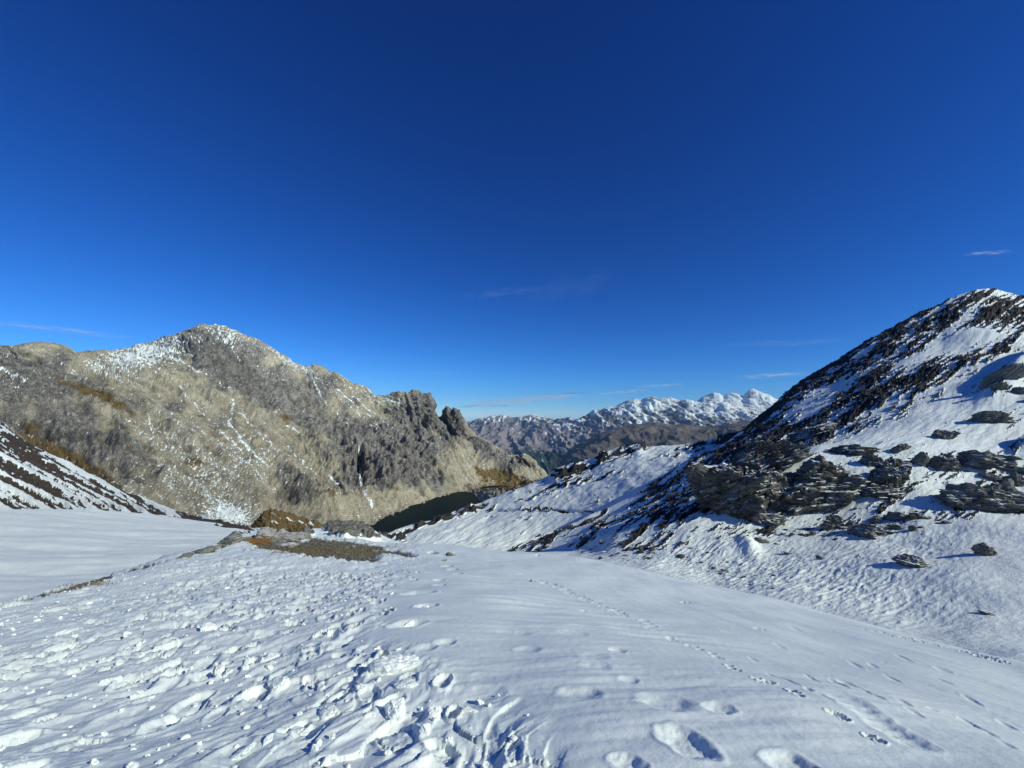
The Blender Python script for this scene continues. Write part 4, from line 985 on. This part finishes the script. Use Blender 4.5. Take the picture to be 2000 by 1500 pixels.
scatter('rock_rubble', bs, np.where((rock_B > .02) & (rock_B < .45), 1.0, .15) * sstep(2.1, 2.6, bs.s) * np.clip(rock_B + .1, 0, 1) * sstep(2150, 2000, uB), 1900, 5.0, shard_mat, 3, .20, -30)
scatter('toe_rubble', bs, blobs(uB, vB, [(1640, 1035, 120, 10, -3, 1), (1520, 1040, 80, 8, 0, .5), (1745, 1020, 40, 12, 0, 1), (1480, 1055, 40, 6, 0, .5), (1960, 940, 40, 14, 0, .6), (1260, 1080, 90, 10, 0, .4), (1420, 1110, 120, 20, 15, .10), (1560, 1140, 120, 20, 15, .05), (1860, 905, 100, 8, 0, .3)]), 420, 5.5, shard_mat, 4, .4, -8)

# ---------------------------------------------------------------- rocks and turf on the knoll crest
KR = [(516, 1047, 46, 22, 0, 71, pale_mat, 'jagged pale rock at the left of the knoll crest behind the orange turf'),
      (548, 1045, 26, 18, 10, 72, pale_mat, 'small pale rock right of the jagged pale rock on the crest'),
      (573, 1056, 38, 16, -5, 73, pale_mat, 'pale rounded rock at the upper edge of the bare patch'),
      (565, 1067, 40, 8, 0, 74, pale_mat, 'flat pale slab lying on the bare brown ground'),
      (541, 1062, 28, 9, 0, 75, moss_mat, 'grey stone between the orange turf and flat pale slab'),
      (600, 1050, 24, 9, 0, 76, moss_mat, 'dark stone behind the right end of the pale rounded rock'),
      (450, 1060, 52, 20, -22, 77, moss_mat, 'sloping grey rock on the crest left of the orange turf'),
      (398, 1078, 44, 10, -18, 78, moss_mat, 'low grey rock edge along the crest, second from the left'),
      (362, 1087, 30, 6, -18, 79, moss_mat, 'leftmost low grey rock edge where the crest meets the snowfield'),
      (476, 1055, 18, 8, 0, 80, boulder_mat, 'small brown stone at the left end of the orange turf'),
      (512, 1029, 14, 7, 0, 81, pale_mat, 'small tan stone topping the crest rocks'),
      (492, 1042, 22, 10, -10, 82, pale_mat, 'pale stone behind the left end of the orange turf'),
      (880, 1085, 20, 5, 0, 83, boulder_mat, 'flat tan stone on the snow right of the bare patch'),
      (870, 1096, 8, 3, 0, 84, boulder_mat, 'tiny dark stone on snow right of the bare patch'),
      (1037, 1136, 7, 4, 0, 85, boulder_mat, 'tiny dark stone at the upper end of the animal track')]
for (cu, bv, w_, h_, tilt, seed, mt, lab) in KR:
    b = kn.at(cu, max(bv, float(np.interp(cu, [p_[0] for p_ in K_CR], [p_[1] for p_ in K_CR])) + 1.5), 2.0, 6.05)
    f_ = fwd(b); W, H = w_ / F * f_, h_ / F * f_
    co, fc = rock_data(seed, (W * 1.08, W * .6, H * 1.5), 4, 15, strata=.05, sfreq=3, rough=.10)
    put('crest_rock', tri_mesh('crest_rock', co, fc, mt), (b.x, b.y, b.z + H * .35), (0, R(tilt), .1), label=lab, cat='rock')
pebble_mat = stone_mat('pebbles', g4(.05, 1.1, 1, .8), g4(.12, 1.1, 1, .8), g4(.25, 1.05, 1, .85), snow=2.0, unit=.1)
scatter('pebbles', kn, bare_K * sstep(430, 520, kn.u) , 1500, 2.6, pebble_mat, 6, .6, 0)

# orange turf: many short blades
def turf(name, cu, cv_, ru, rv, n, mat, hgt_, seed):
    r3 = np.random.default_rng(seed); V_, F_ = [], []
    m_ = np.exp(-(((kn.u - cu) / ru) ** 2 + ((kn.v - cv_) / rv) ** 2) ** 2) * (kn.s < 6.02)
    cdf = np.cumsum(m_.ravel()); cdf /= cdf[-1]
    for id_ in np.searchsorted(cdf, r3.random(n)):
        p = np.array([kn.X.ravel()[id_], kn.Y.ravel()[id_], kn.Z.ravel()[id_]]) + r3.normal(size=3) * [.06, .06, 0]
        a_ = r3.uniform(0, math.pi); w_ = .012 * r3.uniform(.6, 1.5); h_ = hgt_ * r3.uniform(.5, 1.3)
        dx, dy = math.cos(a_) * w_, math.sin(a_) * w_; lean = r3.normal(size=2) * h_ * .4
        i0 = len(V_)
        V_ += [p + [-dx, -dy, -.02], p + [dx, dy, -.02], p + [lean[0], lean[1], h_]]
        F_.append((i0, i0 + 1, i0 + 2))
    put(name, tri_mesh(name, np.array(V_), np.array(F_), mat), (0, 0, 0), kind='stuff')
k = Nodes('dry_orange_grass'); P = k.geo()
turf_m = k.set(k.mix(k.noise(P, 9, 4, .7), srgb(112, 80, 46), srgb(166, 130, 86)), .9, .1)
turf('orange_grass', 505, 1052, 28, 7, 5000, turf_m, .13, 1)
k = Nodes('dry_brown_grass'); P = k.geo()
turf_b = k.set(k.mix(k.noise(P, 7, 4, .7), srgb(92, 84, 60), srgb(134, 124, 92)), .9, .1)
turf('brown_grass', 640, 1072, 110, 13, 9000, turf_b, .05, 2)
turf('brown_grass', 165, 1141, 45, 7, 1500, turf_b, .03, 3)

# ---------------------------------------------------------------- blocks of broken snow
k = Nodes('broken_snow'); P = k.geo()
k.bump(k.noise(P, 25, 4, .65), .5, .02)
clod_mat = k.set(k.mix(k.noise(P, 5, 3, .5), (.75, .815, .79, 1), (.79, .85, .81, 1)), .6, .2)
BL = [(768, 1318, 76, 40, -6, 91, 'largest tilted block of broken snow, flat-topped, beside the untouched crust'),
      (772, 1420, 48, 58, 10, 92, 'tall cracked lump of snow standing in the trampled snow near the bottom'),
      (845, 1405, 36, 26, -30, 93, 'snow slab leaning right of the tall cracked lump'),
      (404, 1236, 32, 20, 30, 94, 'upended slab of snow in the middle of the trampled snow'),
      (790, 1345, 44, 22, -15, 95, 'crumbled snow lump just below the largest tilted block'),
      (525, 1290, 28, 16, -10, 96, 'snow lump at the edge of the trodden path'),
      (545, 1345, 40, 22, -15, 97, 'broken snow crust plate left of the largest block'),
      (640, 1400, 44, 24, -20, 98, 'rough snow lump left of the tall cracked lump'),
      (585, 1440, 40, 20, -15, 99, 'snow lump below and left of the tall cracked lump'),
      (915, 1395, 30, 14, -10, 100, 'small snow chunk on the right edge of the trampled snow'),
      (700, 1350, 34, 14, -25, 101, 'long snow chunk left of the largest tilted block'),
      (270, 1290, 30, 14, -20, 102, 'bright snow chunk in the left trampled snow'),
      (215, 1340, 36, 20, -10, 103, 'bright upstanding snow lump near the left edge'),
      (120, 1240, 30, 12, -15, 104, 'low snow chunk near the upper left of the trampled snow'),
      (470, 1480, 44, 18, -25, 105, 'snow plate at the bottom edge of the picture'),
      (833, 1190, 14, 8, 0, 106, 'small bright snow plug kicked up by a lone footprint'),
      (800, 1225, 20, 10, -20, 107, 'snow plug beside the nearest lone footprint')]
for (cu, bv, w_, h_, tilt, seed, lab) in BL:
    b = kat(cu, bv - h_ * .3); f_ = fwd(b); W, H = w_ / F * f_, h_ / F * f_
    co, fc = rock_data(seed, (W * 1.05, W * .7, H * .95), 4, 10, rough=.10)
    put('snow_block', tri_mesh('snow_block', co, fc, clod_mat), (b.x, b.y, b.z + H * .10), (R(-12), R(tilt), rnd.uniform(-.6, .6)), label=lab, cat='snow block')
ttr = tr_K * sstep(24, 14, kn.d) * (kn.s > 1.4) * (kn.d ** 1.2)
CO, FC, off = [], [], 0
r3 = np.random.default_rng(44)
cdf = np.cumsum(ttr.ravel()); cdf /= cdf[-1]
base = [rock_data(600 + j, (1, 1, 1), 2, 9, rough=.25) for j in range(8)]
for i_, id_ in enumerate(np.searchsorted(cdf, r3.random(800))):
    co, fc = base[i_ % 8]; L_ = float(np.clip(r3.lognormal(math.log(.034), .5), .012, .10))
    M = np.array(Euler((r3.normal() * .5, r3.normal() * .5, r3.uniform(0, 6))).to_matrix())
    p = (co * np.array([L_, L_ * .8, L_ * .55])) @ M.T
    CO.append(p + [kn.X.ravel()[id_], kn.Y.ravel()[id_], kn.Z.ravel()[id_] + L_ * .1]); FC.append(fc + off); off += len(co)
put('snow_clods', tri_mesh('snow_clods', np.concatenate(CO), np.concatenate(FC), clod_mat), (0, 0, 0), kind='stuff')

# ---------------------------------------------------------------- thin high clouds
cm_ = bpy.data.materials.new('thin_cirrus'); cm_.use_nodes = True
nn, ll = cm_.node_tree.nodes, cm_.node_tree.links; nn.clear()
co_ = nn.new('ShaderNodeOutputMaterial'); mx = nn.new('ShaderNodeMixShader'); trn = nn.new('ShaderNodeBsdfTransparent')
df = nn.new('ShaderNodeBsdfDiffuse'); tl = nn.new('ShaderNodeBsdfTranslucent'); m2 = nn.new('ShaderNodeMixShader')
at_ = nn.new('ShaderNodeAttribute'); at_.attribute_name = 'alpha'
df.inputs[0].default_value = (.72, .88, 1, 1); tl.inputs[0].default_value = (.72, .88, 1, 1)
ll.new(df.outputs[0], m2.inputs[1]); ll.new(tl.outputs[0], m2.inputs[2])
m2.inputs[0].default_value = .75
ll.new(at_.outputs['Fac'], mx.inputs[0]); ll.new(trn.outputs[0], mx.inputs[1]); ll.new(m2.outputs[0], mx.inputs[2]); ll.new(mx.outputs[0], co_.inputs[0])
CL = [(1020, 782, 150, 14, -5, 50000, .62, 1), (1215, 766, 60, 5, -4, 50000, .5, 2), (1290, 753, 50, 5, -4, 50000, .42, 3), (1510, 733, 80, 8, -4, 46000, .42, 4), (110, 643, 160, 9, 6.5, 40000, .30, 5), (1930, 494, 50, 7, -3, 36000, .30, 6),
      (975, 572, 90, 14, -6, 42000, .045, 7), (850, 728, 60, 8, 0, 48000, .09, 8), (1110, 560, 120, 40, -12, 42000, .02, 9), (1540, 670, 130, 10, -2, 46000, .07, 10)]
for (cu, cv_, hw_, hh_, an, dd, st_, sd) in CL:
    nu, nv = 120, 24
    A, B = np.meshgrid(np.linspace(-1, 1, nu), np.linspace(-1, 1, nv))
    au, av = A * hw_, B * hh_
    c_, s__ = math.cos(R(an)), math.sin(R(an))
    uu = cu + au * c_ - av * s__; vv = cv_ + au * s__ + av * c_
    aa, tt = az_t(uu, vv); dd_ = dd * np.clip(float(az_t(cu, cv_)[1]) / tt, .7, 1.5)
    al = 1.5 * st_ * np.clip(1 - A * A, 0, 1) ** 1.2 * np.exp(-((B + .25 * noise2(A * 2.5, A * 0, sd)) / .42) ** 2) * np.clip(1 - B ** 4, 0, 1)
    al = al * np.clip(.75 + .9 * fbm(A * 3 + B * .6, B * 2.5 - A * .8, 4, 300 + sd), 0, 1.4)
    idx = np.arange(nu * nv).reshape(nv, nu)
    me = bpy.data.meshes.new('cirrus_cloud')
    mesh_fill(me, np.stack([np.sin(aa) * dd_, np.cos(aa) * dd_, tt * dd_], -1).reshape(-1, 3), np.stack([idx[:-1, :-1], idx[:-1, 1:], idx[1:, 1:], idx[1:, :-1]], -1).reshape(-1, 4))
    q_ = me.attributes.new('alpha', 'FLOAT', 'POINT'); q_.data.foreach_set('value', np.clip(al, 0, 1).ravel().astype(np.float32))
    me.materials.append(cm_)
    put('cirrus_cloud', me, (0, 0, 0), kind='structure')


# ---------------------------------------------------------------- haze
HAZE = 1.5e-5
me = bpy.data.meshes.new('haze')
bm = bmesh.new(); bmesh.ops.create_cube(bm, size=1.0); bm.to_mesh(me); bm.free()
hz = bpy.data.objects.new('haze', me); COL.objects.link(hz)
hz.scale = (53000, 37500, 2700); hz.location = (0, 12000, 1600 - 1350); hz['kind'] = 'stuff'
m = bpy.data.materials.new('haze'); m.use_nodes = True
nn = m.node_tree.nodes; nn.clear()
ho = nn.new('ShaderNodeOutputMaterial'); hv = nn.new('ShaderNodeVolumePrincipled')
hv.inputs['Color'].default_value = (.36, .66, 1.0, 1); hv.inputs['Density'].default_value = HAZE
hv.inputs['Anisotropy'].default_value = 0.0
m.node_tree.links.new(hv.outputs[0], ho.inputs['Volume'])
me.materials.append(m)
print('done', round(time.time() - T0, 1))
